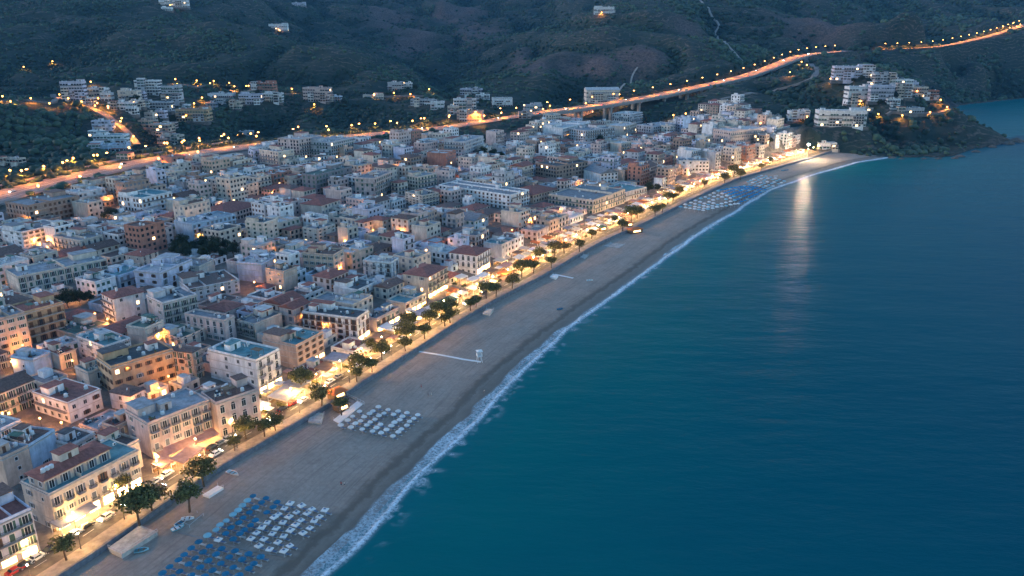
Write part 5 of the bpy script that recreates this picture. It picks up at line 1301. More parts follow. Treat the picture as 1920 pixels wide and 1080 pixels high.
# ---- trees
def tree_parts(seed, r, h, trunk_h, n_leaf, leaf='leaf', size=.55):
    q = random.Random(seed); t = MB(); top = (q.uniform(-.2,.2), q.uniform(-.2,.2), trunk_h)
    t.tube((0,0,-.5), top, .24, .15, 'bark', 7)
    blobs = []
    for k in range(6):
        a = k*math.pi*2/6+q.uniform(-.3,.3); rr = r*q.uniform(.35,.62); e = (rr*math.cos(a), rr*math.sin(a), trunk_h+(h-trunk_h)*q.uniform(.3,.7))
        t.tube(top, e, .11, .04, 'bark', 5); blobs.append((e, r*q.uniform(.38,.55)))
    e = (0,0,trunk_h+(h-trunk_h)*.72); t.tube(top, e, .12, .05, 'bark', 5); blobs.append((e, r*.55))
    c = MB()
    for _ in range(n_leaf):
        (bx,by,bz), br = q.choice(blobs); u = Vector((q.gauss(0,1), q.gauss(0,1), q.gauss(0,1))).normalized()*br*(q.random()**.45); u.z *= .72
        p = Vector((bx,by,bz))+u; nrm = (u.normalized()*.5+Vector((q.uniform(-1,1), q.uniform(-1,1), q.uniform(-.2,1)))).normalized(); a = nrm.orthogonal().normalized(); b_ = nrm.cross(a); an = q.uniform(0,6.3); a2 = a*math.cos(an)+b_*math.sin(an); b2 = nrm.cross(a2); s_ = size*q.uniform(.55,1.2)
        c.face([p-a2*s_*.5, p+b2*s_*.33, p+a2*s_*.5, p-b2*s_*.33], leaf)
    return [('trunk', t.mesh('trunk'), (0,0,0), 0, []), ('crown', c.mesh('crown'), (0,0,0), 0, [])]
TREES = [tree_parts(1, 3.7, 6.6, 2.3, 1150, size=.6), tree_parts(2, 3.1, 5.2, 2.1, 900, size=.6), tree_parts(3, 4.4, 7.8, 2.6, 1400, size=.62), tree_parts(4, 2.6, 5.4, 2.2, 700, size=.55)]
DARK = [tree_parts(11, 4.6, 9.5, 2.2, 1700, 'leaf_dark', .8), tree_parts(12, 5.2, 11, 2.5, 1900, 'leaf_dark', .85), tree_parts(13, 3.6, 7.5, 1.8, 1200, 'leaf_dark', .7)]
ptree = [(125,1050,3,.9),(262,985,2,1.05),(285,960,0,.95),(355,955,1,1.05),(382,908,0,.95),(462,822,1,1.0),(440,845,3,.7),(603,762,1,1.05),(640,775,3,.8),(676,702,0,1.0),(716,674,1,1.0),(763,642,0,1.05),(806,615,2,.8),(828,603,2,.9),(845,590,1,1.0),(912,560,2,.85),(930,556,3,.9),(978,520,2,.9),(1000,512,1,1.0),(1040,482,2,.9),(1058,475,1,.9),(1183,415,2,1.05),(1195,410,0,1.0),(1252,383,2,.9),(1262,378,1,.9),(1376,332,2,1.05),(1388,336,0,1.0),(1110,448,1,.8),(1320,352,3,.9)]
for i, (x, y, k, sc) in enumerate(ptree):
    p = at(x, y, WALLZ); nxt = ('in the lamplight' if i > 12 else 'beside the road')
    spawn('tree', TREES[k], (p[0], p[1], WALLZ-.1), i*1.7, f'leafy promenade tree {nxt}, {nth(i+1)} along the seafront from the bottom of the picture', 'tree', 'trees along the promenade', sc*1.45)
PT2 = [(728,668,3,.8),(745,655,1,.8),(778,632,3,.9),(792,622,0,.9),(815,600,1,.9),(836,612,3,.8),(852,596,3,.8),(690,696,3,.75),(655,712,3,.8),(625,752,2,.9),(478,812,3,.8),(496,800,0,.7),(300,948,3,.9),(955,540,0,.9),(1015,500,3,.9),(1030,492,0,.9),(1075,470,3,1.0),(1150,430,0,.9),(1168,424,3,.9),(1210,402,0,.9),(1225,396,3,.9),(1285,368,0,.9),(1350,342,0,1.0),(1420,320,3,1.0),(1450,308,1,.9),(885,575,3,.8),(870,580,1,.8)]
for i, (x, y, k, sc) in enumerate(PT2):
    p = at(x, y, WALLZ); dn_, sa_ = seg_dist(np.array([p[0]]), np.array([p[1]]), WL); Pq, Tq = coast(float(sa_[0]), 2.4 if i % 3 else 14.3)
    spawn('tree', TREES[k], (Pq[0], Pq[1], WALLZ-.1), i*2.3, f"small planted tree {'close behind the seawall' if i % 3 else 'on the house side of the seafront road'}, {nth(i+1)} of the smaller ones", 'tree', 'trees along the promenade', sc*1.45)
# ---- cafe umbrellas, hedges and tables on the terraces
def cafe_parts(m):
    p = MB(); p.tube((0,0,0),(0,0,2.5),.04,.03,'wood',6); c = MB(); a = 1.5
    for k in range(4):
        t = k*math.pi/2; r4 = lambda q: (q[0]*math.cos(t)-q[1]*math.sin(t), q[0]*math.sin(t)+q[1]*math.cos(t), q[2])
        c.face([r4(v) for v in ((-a,-a,2.2),(a,-a,2.2),(0,0,2.85))], m); c.face([r4(v) for v in ((-a,-a,2.0),(a,-a,2.0),(a,-a,2.2),(-a,-a,2.2))], m)
    tb_ = MB(); tb_.lathe((0,0,0),[(.3,0),(.05,.05),(.05,.7),(.5,.72),(.5,.76)],'wood',10); lt = MB(); ico(lt,(0,.3,1.75),.17,'tube_light',1)
    return [('pole',p.mesh('pole'),(0,0,0),0,[]),('canopy',c.mesh('canopy'),(0,0,0),0,[]),('table',tb_.mesh('table'),(.7,.5,0),0,[]),('lantern',lt.mesh('lantern'),(0,0,0),0,[])]
CAFE = {m: cafe_parts(m) for m in ('cream_canvas','white_canvas','rose_canvas')}
def hedge_parts(seed):
    q = random.Random(seed); b_ = MB(); b_.box(-1.6,-.35,0,1.6,.35,.5,'stone_pale'); f_ = MB()
    for i in range(260):
        x, y, z = q.uniform(-1.6,1.6), q.uniform(-.5,.5), q.uniform(.45,1.5); s_ = q.uniform(.16,.34); a = q.uniform(0,6.3); t = q.uniform(-.25,.25); f_.face([(x-s_*math.cos(a),y-s_*math.sin(a),z),(x+s_*.5*math.sin(a),y-s_*.5*math.cos(a),z+t),(x+s_*math.cos(a),y+s_*math.sin(a),z+t),(x-s_*.5*math.sin(a),y+s_*.5*math.cos(a),z)],'leaf')
    return [('trough',b_.mesh('trough'),(0,0,0),0,[]),('foliage',f_.mesh('foliage'),(0,0,0),0,[])]
HEDGE = [hedge_parts(i) for i in (1,2,3)]
rq = random.Random(61); s = arc_of_px(560,797); kc_ = kh_ = 0
NEARF = [f for f in FOOT]
while s < S1:
    for n0 in (12.9, 15.0, 18.5, 24.0, 29.5):
        if rq.random() > .5: continue
        P, T = coast(s+rq.uniform(-1,1), n0+rq.uniform(-.5,.5)); q4 = [(P[0]-1,P[1]-1),(P[0]+1,P[1]-1),(P[0]+1,P[1]+1),(P[0]-1,P[1]+1)]
        if any(abs(f[0][0]-P[0]) < 40 and abs(f[0][1]-P[1]) < 40 and sat(q4, f, .1) for f in NEARF): continue
        if rq.random() < .6:
            kc_ += 1; m_ = rq.choice(list(CAFE)); spawn('cafe_umbrella', CAFE[m_], (P[0],P[1],WALLZ-.04), math.atan2(T[1],T[0])+rq.uniform(-.1,.1), f'{CNAME[m_]} cafe umbrella over a small table, {nth(kc_)} along the terraces towards the headland', 'cafe umbrella', 'cafe umbrellas on the terraces', rq.uniform(.85,1.15))
        else:
            kh_ += 1; spawn('hedge_planter', HEDGE[kh_%3], (P[0],P[1],WALLZ-.04), math.atan2(T[1],T[0])+rq.choice([0,math.pi/2]), f'leafy hedge in a stone trough, {nth(kh_)} along the terraces towards the headland', 'planter', 'hedges on the terraces', rq.uniform(.8,1.2))
    s += 5.2
dtree = [(128,577,1,.9,'dark garden tree in front of the long cream slab'),(150,572,0,.8,'second dark garden tree beside the long cream slab'),(168,570,2,.9,'small dark tree by the tall white red-roofed house'),(206,408,1,1.0,'round dark tree beside the blank lit tower'),(222,404,2,1.0,'lower dark tree beside the blank lit tower')]
for j, x in enumerate((330,348,366,384,402,420,438)): dtree.append((x, 482+(j%2)*5, j%3, .95, f'dark tree, {nth(j+1)} of the pine grove inland of the long pale blue block'))
for j, x in enumerate((342,362,382,402,422)): dtree.append((x, 470+(j%2)*3, (j+1)%3, .95, f'dark tree, {nth(j+1)} in the back row of the pine grove'))
dtree += [(1215,366,1,.95,'round dark tree by the grey turquoise-roofed house'),(1232,362,0,.8,'second dark tree by the grey turquoise-roofed house'),(640,358,1,.8,'dark tree beside the green glazed block'),(655,352,0,.8,'second dark tree beside the green glazed block'),(905,276,1,1.1,'dark tree in the gap below the motorway'),(925,272,0,1.1,'second dark tree in the gap below the motorway'),(940,268,2,1.2,'third dark tree in the gap below the motorway'),(1125,268,1,1.0,'dark tree between the grey blue slab and the tallest tower'),(300,590,2,.6,'small garden tree beside the green-roofed house'),(1445,262,0,1.0,'dark tree at the inland edge of the far town')]
for i, (x, y, k, sc, lab) in enumerate(dtree):
    g = at(x, y, 8); z = gz(g[0], g[1]); g = at(x, y, z); z = gz(g[0], g[1]); spawn('tree', DARK[k], (g[0], g[1], z-.2), i*2.1, lab, 'tree', 'dark trees in the town', sc)
tf = random.Random(41)
for i in range(64):
    j = tf.randrange(len(FAR)) if i < 50 else tf.choice(range(33, 45)); x = FAR[j][0]+tf.uniform(-.75,.75)*FAR[j][2]; y = FAR[j][1]+tf.uniform(0, 9)
    g = ground(x, y)
    if g is None or blocked(np.array([g[0]]), np.array([g[1]]))[0]: continue
    if min(path_dist(np.array([g[0]]), np.array([g[1]]), P_)[0] for P_ in (MOTO, LN_valley, LN_ridge, LN_west, LN_loop, LN_sw)) < 8 or float(np.abs(seg_dist(np.array([g[0]]), np.array([g[1]]), MOTO)[0])[0]) < 20: continue
    key = ('t', j); USED[key] = USED.get(key, 0)+1; sw = FAR[j][8].split()[:7]
    while sw[-1] in ('of','the','with','a','at','by','dark','in','and','rows','three','to','on','its','below','above','from','along','hill','no','high','behind','beside','two','between','lit','orange','low','close'): sw.pop()
    spawn('tree', DARK[tf.randrange(3)], (g[0], g[1], g[2]-.3), tf.uniform(0,6), f"dark tree, {nth(USED[key])} in front of the {' '.join(sw)}", 'tree', 'dark trees on the slopes', tf.uniform(.6,.95))
# ---- street lamps
def lamp_parts(h, kind, m, r):
    p = MB(); p.tube((0,0,0), (0,0,.8), .13, .10, 'iron', 8); p.tube((0,0,.8), (0,0,h-r), .07, .05, 'iron', 6)
    if kind == 'globe':
        g = MB(); ico(g, (0,0,h), r, m, 1); return [('pole', p.mesh('pole'), (0,0,0), 0, []), ('globe', g.mesh('globe'), (0,0,0), 0, [])]
    a = MB(); a.tube((0,0,h-r), (0,-1.8,h+.3), .05, .04, 'iron', 6); g = MB(); g.lathe((0,-2.0,h+.05), [(r*.4,.35),(r,.1),(r*.9,-.12),(r*.4,-.3)][::-1], m, 10)
    return [('pole', p.mesh('pole'), (0,0,0), 0, []), ('arm', a.mesh('arm'), (0,0,0), 0, []), ('lantern', g.mesh('lantern'), (0,0,0), 0, [])]
GLOBE = lamp_parts(4.6, 'globe', 'lamp_warm', .24); GLOBE_FAR = lamp_parts(5.0, 'globe', 'lamp_far', .36)
ROADL = lamp_parts(10.0, 'arm', 'lamp_road', .95); VILL = lamp_parts(6.5, 'globe', 'lamp_sodium', .85); ALLEY = lamp_parts(5.0, 'globe', 'lamp_alley', .36)
s = arc_of_px(130, 1080)-6; k = 0
while s < WTOT-6:
    for n_, off in (((4.4, 0), (13.4, 6)) if s < S0 else ((13.0, 0),)):
        P, T = coast(s+off, n_); k += 1
        spawn('street_lamp', GLOBE if s < S0 else GLOBE_FAR, (P[0], P[1], WALLZ), 0, f"warm globe lamp on the {'seawall' if n_ < 10 else 'house'} side of the seafront road, {nth((k+1)//2)} from the bottom", 'street lamp', 'lamps along the promenade', bulb=(('prom', (0,0,4.25)) if s < S0 else ('prom_far', (0,0,4.5))))
    s += 13.5 if s < S0 else 14.0
for k, (Pm, nm) in enumerate(((MOTO, 'motorway'), (MOTO2, 'far motorway stretch'))):
    off = HWM if k == 0 else 8.4; Q = resample(offset(Pm, off), step=35 if k == 0 else 27, smooth=1); T = tangents(Q)
    for i, q in enumerate(Q[1:-1]):
        t = T[i+1]; spawn('street_lamp', ROADL, (q[0], q[1], q[2]+.05), math.atan2(t[1], t[0]), f'tall amber lamp along the {nm}, {nth(i+1)} from its town end', 'street lamp', 'lamps along the motorway', bulb=('road', (0,-2.0,9.2)))
vl = [(7,186),(22,196),(60,190),(46,128),(100,118),(88,122),(106,120),(172,158),(182,156),(180,204),(330,152),(370,155),(402,157),(431,160),(467,164),(380,187),(365,198),(253,198),(204,205),(228,235),(252,262),(304,262),(288,240),(343,274),(376,271),(430,266),(482,262),(502,164),(548,170),(590,200),(702,180),(739,178),(770,180),(805,170),(812,172),(140,306),(85,322),(178,300),(22,330),(560,243),(617,250),(660,240),(704,237),(745,236),(774,232),(796,228),(818,230),(842,225),(968,206),(1018,209),(1031,202),(1058,206),(1098,197),(1161,180),(1174,184),(1195,217),(1262,220),(1285,217),(1310,214),(1338,225),(1512,124),(1480,138),(1502,118),(1672,150),(1590,172),(1572,188),(1556,152),(1612,196),(1512,224),(1645,222),(1742,216),(1774,206),(1762,192),(1718,176),(1690,222),(868,190),(880,212),(900,232),(908,222),(940,216),(1880,50),(1892,52),(1905,50),(1912,46),(1898,44),(1450,230),(1425,236),(320,10),(335,8),(523,56),(1128,24),(130,190),(95,200),(155,196),(186,190),(350,222),(375,224),(275,268),(310,276)]
VDONE = []
for i, (x, y) in enumerate(vl):
    g = ground(x, y+6)
    if g is None: continue
    j = min(range(len(FAR)), key=lambda k: math.hypot(FAR[k][0]-x, FAR[k][1]-y)); lab = FAR[j][8]
    key = ('v', j); USED[key] = USED.get(key, 0)+1
    sw = lab.split()[:8]
    while sw[-1] in ('of','the','with','a','at','by','dark','in','and','rows','three','to','on','its','below','above','from','along','hill','no','high','behind','beside','two','between','lit','orange','low'): sw.pop()
    short = ' '.join(sw)
    if any(math.hypot(g[0]-u, g[1]-v) < 13 for u, v in VDONE): continue
    VDONE.append((g[0], g[1]))
    spawn('street_lamp', VILL, (g[0], g[1], g[2]-.2), 0, f'amber lamp, {nth(USED[key])} beside the {short}', 'street lamp', 'lamps on the hillsides', bulb=('hillside', (0,0,5.5)))
for nm_, P_ in (('service road below the motorway', LN_service), ('road above the motorway', LN_upper), ('valley road', LN_valley), ('ridge lane', LN_ridge)):
    Q = resample(P_, step=34 if 'ridge' not in nm_ else 45)
    for i, q in enumerate(Q[1:-1]):
        t = tangents(Q)[i+1]; spawn('street_lamp', VILL, (q[0]-t[1]*3.8, q[1]+t[0]*3.8, q[2]-.2), 0, f'amber roadside lamp, {nth(i+1)} along the {nm_} from the west', 'street lamp', 'lamps on the hillsides', bulb=('hillside', (0,0,5.5)))
al = [(318,722),(300,742),(138,690),(45,660),(30,690),(245,770),(78,800),(118,808),(8,790),(20,790),(175,600),(190,610),(300,640),(28,520),(140,560),(250,440),(375,430),(372,445),(178,398),(160,416),(30,395),(52,418),(80,470),(165,480),(180,478),(282,412),(230,360),(270,330),(285,330),(195,358),(510,360),(516,372),(565,280),(745,305),(700,318),(840,318),(870,340),(690,400),(835,370),(955,300),(1065,240),(545,480),(598,470),(625,510),(560,600),(622,620),(640,540),(820,470),(900,410),(960,440),(990,420),(1050,400),(1290,330),(1252,320),(1340,270),(1405,255),(930,330),(470,300),(400,320),(430,395),(95,455),(340,400),(480,540),(210,640),(300,690),(600,345),(880,290),(1000,290),(1150,300),(1200,290),(1090,350),(700,440),(760,440),(650,460)]
AFREE = [f for f in FOOT]
for i, (x, y) in enumerate(al):
    g = at(x, y, 7); z = gz(g[0], g[1]); g = at(x, y, z+2); c = g[:2].copy()
    # move the lamp into the nearest gap between houses
    best = None; near_f = [f for f in FOOT if abs(f[0][0]-c[0]) < 60 and abs(f[0][1]-c[1]) < 60]
    for rr in np.arange(0, 14, 1.0):
        for a in np.linspace(0, 6.28, 14):
            q = c+rr*np.array([math.cos(a), math.sin(a)])
            if not any(sat([(q[0]+o[0], q[1]+o[1]) for o in ((-.3,-.3),(.3,-.3),(.3,.3),(-.3,.3))], f, .05) for f in near_f): best = q; break
        if best is not None: break
    if best is None: continue
    z = gz(best[0], best[1]); j = min(range(len(KEYS)), key=lambda k: np.linalg.norm(KEYS[k][0]-best)); key = ('a', j); USED[key] = USED.get(key, 0)+1
    spawn('street_lamp', ALLEY, (best[0], best[1], z), 0, f'amber alley lamp between houses, {nth(USED[key])} nearest {KEYS[j][1]}', 'street lamp', 'lamps in the alleys', bulb=('alley', (0,0,4.4)))
# the bright floodlight at the far end of the promenade
p = at(1513, 297, WALLZ); fl = MB(); fl.tube((0,0,0),(0,0,13.6),.22,.14,'steel',8); hd = MB(); ico(hd, (0,-.2,14.0), .75, 'lamp_flood', 2); br = MB(); br.box(-.9,-.1,13.5,.9,.1,13.7,'steel')
spawn('floodlight', [('mast', fl.mesh('mast'), (0,0,0), 0, []), ('bracket', br.mesh('bracket'), (0,0,0), 0, []), ('lamp_head', hd.mesh('lamp_head'), (0,0,0), 0, [])], (p[0], p[1], WALLZ), 0, 'very bright floodlight at the far end of the promenade, mirrored in the sea', 'floodlight', None)
# ---- cars
def car_parts(paint, lights=False):
    b = MB(); prof = [(-2.1,.35),(-2.12,.75),(-1.95,.92),(-1.35,.98),(-.85,1.40),(.55,1.42),(1.15,.98),(1.95,.85),(2.12,.62),(2.1,.35)]
    W_ = .86
    for a, c in zip(prof, prof[1:]+prof[:1]):
        t0 = .70 if a[1] > 1.2 else W_; t1 = .70 if c[1] > 1.2 else W_
        b.face([(a[0],-t0,a[1]),(a[0],t0,a[1]),(c[0],t1,c[1]),(c[0],-t1,c[1])][::-1], paint)
    for s_ in (-1, 1):
        pts = [(x, s_*(.70 if z > 1.2 else W_), z) for x, z in prof]; pts = pts if s_ < 0 else pts[::-1]
        b.face(pts[::-1] if s_ < 0 else pts[::-1], paint)
    g = MB(); g.face([(-1.32,-.80,1.02),(-.88,-.71,1.37),(-.88,.71,1.37),(-1.32,.80,1.02)], 'glass'); g.face([(1.10,-.80,1.03),(.60,-.70,1.40),(.60,.70,1.40),(1.10,.80,1.03)], 'glass')
    for s_ in (-1, 1): g.face([(-1.15,s_*.87,1.0),(-.78,s_*.735,1.36),(.5,s_*.735,1.37),(.95,s_*.87,1.0)], 'glass')
    g.v = [(x*1.015, y*1.01, z+.015) for x, y, z in g.v]
    w_ = MB(); n = 12
    for a in range(n):
        t, u = 2*math.pi*a/n, 2*math.pi*(a+1)/n
        w_.face([(.31*math.cos(t),-.1,.31*math.sin(t)),(.31*math.cos(u),-.1,.31*math.sin(u)),(.31*math.cos(u),.1,.31*math.sin(u)),(.31*math.cos(t),.1,.31*math.sin(t))],'rubber')
    for y in (-.1,.1): w_.face([(.31*math.cos(2*math.pi*a/n), y, .31*math.sin(2*math.pi*a/n)) for a in range(n)], 'rubber'); w_.face([(.18*math.cos(2*math.pi*a/n), y*1.05, .18*math.sin(2*math.pi*a/n)) for a in range(n)], 'steel')
    wm = w_.mesh('wheel'); P = [('body', b.mesh('body'), (0,0,0), 0, [('window', g.mesh('window'), (0,0,0), 0)])]
    for x in (-1.3, 1.3):
        for y in (-.80, .80): P.append(('wheel', wm, (x,y,.31), 0, []))
    hm = MB(); hm.box(-.03,-.17,-.08,.03,.17,.08,'headlight' if lights else 'frame_white'); hm = hm.mesh('headlight'); tm = MB(); tm.box(-.03,-.15,-.1,.03,.15,.1,'taillight' if lights else 'cloth_red'); tm = tm.mesh('taillight')
    for y in (-.6,.6): P += [('headlight', hm, (2.11,y,.66), 0, []), ('taillight', tm, (-2.12,y,.72), 0, [])]
    return P
CARS = {c: car_parts('car_'+c) for c in ('white','grey','dark','red','blue')}; LIT = {c: car_parts('car_'+c, True) for c in ('white','grey','dark')}
cars = [(245,943,'white',1,0),(200,972,'white',1,0),(166,990,'dark',0,0),(140,1003,'white',0,0),(118,1013,'grey',0,0),(92,1030,'dark',0,0),(62,1045,'white',0,0),(40,1058,'dark',0,0),(293,918,'dark',1,0),(288,906,'grey',0,0),(300,908,'white',0,0),(402,852,'white',1,0),(412,846,'dark',0,0),(440,830,'white',0,0),(427,838,'grey',0,0),(505,782,'white',1,0),(528,768,'dark',0,0),(545,757,'red',0,0),(592,728,'white',1,0),(612,716,'white',0,0),(626,706,'grey',0,0),(660,684,'white',0,0),(700,655,'dark',1,0),(735,632,'white',0,0),(770,612,'grey',1,0),(800,594,'white',0,0),(848,564,'white',1,0),(880,545,'dark',0,0),(20,1070,'red',0,0),(318,893,'white',0,0),(560,750,'white',1,0)]
CP_ = dict(white='white', grey='grey', dark='black', red='red', blue='blue')
ckey = {}
for i, (x, y, c, drive, _) in enumerate(cars):
    p = at(x, y, WALLZ-.12); a = seg_dist(np.array([p[0]]), np.array([p[1]]), WL); dn, sa = float(a[0][0]), float(a[1][0])
    lane_n = min(max(dn, 6.4), 10.9); lane_n = 10.9 if not drive else (9.4 if dn > 8.7 else 7.0)
    P, T = coast(sa, lane_n); ckey[c] = ckey.get(c, 0)+1
    st_ = 'driving with lit headlights' if drive and c in LIT else 'parked at the kerb'
    spawn('car', (LIT if drive else CARS).get(c, CARS['white']), (P[0], P[1], WALLZ-.125), math.atan2(T[1], T[0])+(math.pi if lane_n > 9 and drive else 0), f'{CP_[c]} car {st_} on the seafront road, {nth(ckey[c])} {CP_[c]} one from the bottom', 'car', 'cars on the seafront road')
for i in range(26):
    s = arcs[-1]*(.03+.94*i/26); q = [np.interp(s, arcs, MOTO[:, k]) for k in range(3)]; t = [np.interp(s+2, arcs, MOTO[:, k])-q[k] for k in range(2)]; L_ = math.hypot(*t); t = [v/L_ for v in t]
    up = i % 2; n_ = -3.2-(i % 3)*1.8 if up else 3.2+(i % 3)*1.8; c = ('white','grey','dark')[i % 3]
    spawn('car', LIT[c], (q[0]-t[1]*n_, q[1]+t[0]*n_, q[2]+.03), math.atan2(t[1], t[0])+(0 if up else math.pi), f"{CP_[c]} car with lit lamps {'climbing away' if up else 'coming down'} on the motorway, {nth(i+1)} from the town end", 'car', 'cars on the motorway')
# ---- beach parasols and beds
def sun_parts(kind):
    p = MB(); p.tube((0,0,0),(0,0,2.05),.035,.03,'frame_white',6); c = MB()
    if kind in ('blue','turquoise','paleblue','white_round'):
        m = dict(blue='blue_canvas', turquoise='turquoise_canvas', paleblue='paleblue_canvas', white_round='white_canvas')[kind]; R_ = 1.02; n = 8
        rim = [(R_*math.cos(2*math.pi*j/n), R_*math.sin(2*math.pi*j/n), 1.75) for j in range(n)]; mid = [(.6*R_*math.cos(2*math.pi*j/n), .6*R_*math.sin(2*math.pi*j/n), 2.06) for j in range(n)]
        for j in range(n):
            k = (j+1) % n; c.face([rim[j],rim[k],mid[k],mid[j]], m); c.face([mid[j],mid[k],(0,0,2.2)], m); c.face([(rim[j][0],rim[j][1],1.6),(rim[k][0],rim[k][1],1.6),rim[k],rim[j]], m)
    else:
        a, b_, z0, z1, m = .86, .36, 1.9, 2.2, 'white_canvas'
        for k in range(4):
            r4 = lambda q, t: (q[0]*math.cos(t)-q[1]*math.sin(t), q[0]*math.sin(t)+q[1]*math.cos(t), q[2]); t = k*math.pi/2
            c.face([r4(v, t) for v in ((-a,-a,z0),(a,-a,z0),(b_,-b_,z1),(-b_,-b_,z1))], m); c.face([r4(v, t) for v in ((-a,-a,z0-.2),(a,-a,z0-.2),(a,-a,z0),(-a,-a,z0))], m)
        c.face([(-b_,-b_,z1-.05),(b_,-b_,z1-.05),(b_,b_,z1-.05),(-b_,b_,z1-.05)], 'bed_blue')
    bs = MB(); bs.lathe((0,0,0), [(.28,0),(.28,.1),(.06,.16)], 'concrete', 8)
    return [('pole', p.mesh('pole'), (0,0,0), 0, []), ('canopy', c.mesh('canopy'), (0,0,0), 0, []), ('base', bs.mesh('base'), (0,0,0), 0, [])]
SUN = {k: sun_parts(k) for k in ('blue','turquoise','paleblue','white_round','white_square')}
FARSUN = {}
for k, v in SUN.items(): FARSUN[k] = [v[0], v[1]]
def bed_parts(m):
    f = MB(); f.box(-.3,-1,.2,.3,.95,.27,'frame_white'); ms_ = MB(); ms_.box(-.29,-.98,.271,.29,.35,.35,m); ms_.face([(-.29,.35,.35),(.29,.35,.35),(.29,1.0,.78),(-.29,1.0,.78)], m); ms_.face([(-.29,.35,.27),(-.29,1.0,.70),(.29,1.0,.70),(.29,.35,.27)], m)
    lg = MB(); lg.box(-.03,-.03,0,.03,.03,.2,'frame_white'); lg = lg.mesh('leg')
    return [('frame', f.mesh('frame'), (0,0,0), 0, []), ('mattress', ms_.mesh('mattress'), (0,0,0), 0, [])]+[('leg', lg, (x,y,0), 0, []) for x in (-.26,.26) for y in (-.9,.85)]
BED = {m: bed_parts(m) for m in ('bed_blue','white_canvas')}
_bwf = _bw.reshape(-1, 3)
def sand_z(x, y):
    d = (_bwf[:, 0]-x)**2+(_bwf[:, 1]-y)**2; i = np.argpartition(d, 3)[:3]; return float(_bwf[i, 2].mean())
def seaward(x, y):
    t = seg_dist(np.array([x]), np.array([y]), WL)[1][0]; return coast(float(t), 0)[1]
def lido(rowpx, counts, kindf, name, group, beds, far=False):
    for r, ((a, b_), n_) in enumerate(zip(rowpx, counts)):
        A = at(*a, 3.0)[:2]; B = at(*b_, 3.0)[:2]
        for k in range(n_):
            q = A+(B-A)*k/max(1, n_-1); x_, y_, _ = proj((q[0], q[1], 2))
            if y_ > 1092: continue
            if rng.random() < .045: continue
            z = sand_z(q[0], q[1])-.03; kind, cn = kindf(r, k); T = seaward(q[0], q[1]); rz = math.atan2(T[1], T[0])
            spawn('parasol', (FARSUN if far else SUN)[kind], (q[0]+rng.uniform(-.3,.3), q[1]+rng.uniform(-.3,.3), z), rz+rng.uniform(-.3,.3), f'{cn} parasol, {nth(k+1)} in {nth(r+1)} row from the houses, {name}', 'parasol', group, rng.uniform(.9,1.08)*(1.5 if far else 1.0))
            if beds and not far:
                for side in ((-.85, .85) if beds == 2 else (.95,)):
                    bq = q+T*side+np.array([T[1], -T[0]])*.2; spawn('sun_lounger', BED['bed_blue' if kind != 'blue' or (r+k) % 3 else 'white_canvas'], (bq[0], bq[1], sand_z(bq[0], bq[1])-.02), rz+math.pi, f'sun lounger beside {nth(k+1)} parasol of {nth(r+1)} row, {name}' + ('' if beds == 1 else ', headland side' if side > 0 else ', near side'), 'sun lounger', group+' loungers')
step6 = [(374,1018.6),(393,1025.5),(416,1030.5),(440.6,1034.5),(465,1039),(490.7,1044)]
lido([(p, (p[0]-67*1.25, p[1]+57*1.25)) for p in step6], [7]*6, lambda r, k: ('blue', 'round blue'), 'blue beach club', 'parasols of the blue beach club', 1)
lido([((476,932.5),(391,1006)), ((498.6,935.4),(411,1013)), ((520.4,943.4),(437,1012.7))], [9,9,9], lambda r, k: ('paleblue','pale blue') if r == 0 and k > 0 else ('white_square','square white') if (r == 1 and k == 8) else ('blue','round blue'), 'blue and white beach club', 'parasols of the blue and white beach club', 1)
lido([((542,946.3),(459,1019.6)), ((565,949.3),(483.8,1023.5)), ((586.7,953.3),(507.5,1028.5)), ((610.5,957.2),(533.3,1033.5))], [9,8,8,8], lambda r, k: ('white_square','square white'), 'white beach club', 'parasols of the white beach club', 1)
lido([((673,773),(639,799)), ((709,765),(658,802.5)), ((727,769),(677.7,805)), ((745,771),(697,809)), ((763,774.7),(715.6,812.6)), ((783.7,777.6),(737,816.5))], [4,7,7,7,7,7], lambda r, k: ('white_round','round white'), 'small club by orange bar', 'parasols of the small white beach club', 1)
def quadrows(q, nr_): 
    (a, b_, c, d) = [np.array(v, float) for v in q]; return [((tuple(d+(c-d)*t)), (tuple(a+(b_-a)*t))) for t in np.linspace(0, 1, nr_)]
lido(quadrows([(1276,391),(1319,396),(1385,381),(1347,361)], 6), [9]*6, lambda r, k: ('white_round','white') if (k+r) % 4 else ('paleblue','pale blue'), 'far lido, white part', 'parasols of the far lido', 0, True)
lido(quadrows([(1348,360),(1386,380),(1434,355),(1396,350)], 6), [11]*6, lambda r, k: ('turquoise','turquoise') if (k+r) % 6 else ('paleblue','pale blue'), 'far lido, blue part', 'parasols of the far lido', 0, True)
lido(quadrows([(1398,346),(1440,352),(1470,339),(1428,331)], 6), [7]*6, lambda r, k: ('paleblue','grey blue') if (k+r) % 3 else ('white_round','white'), 'last rows of the far lido', 'parasols of the far lido', 0, True)
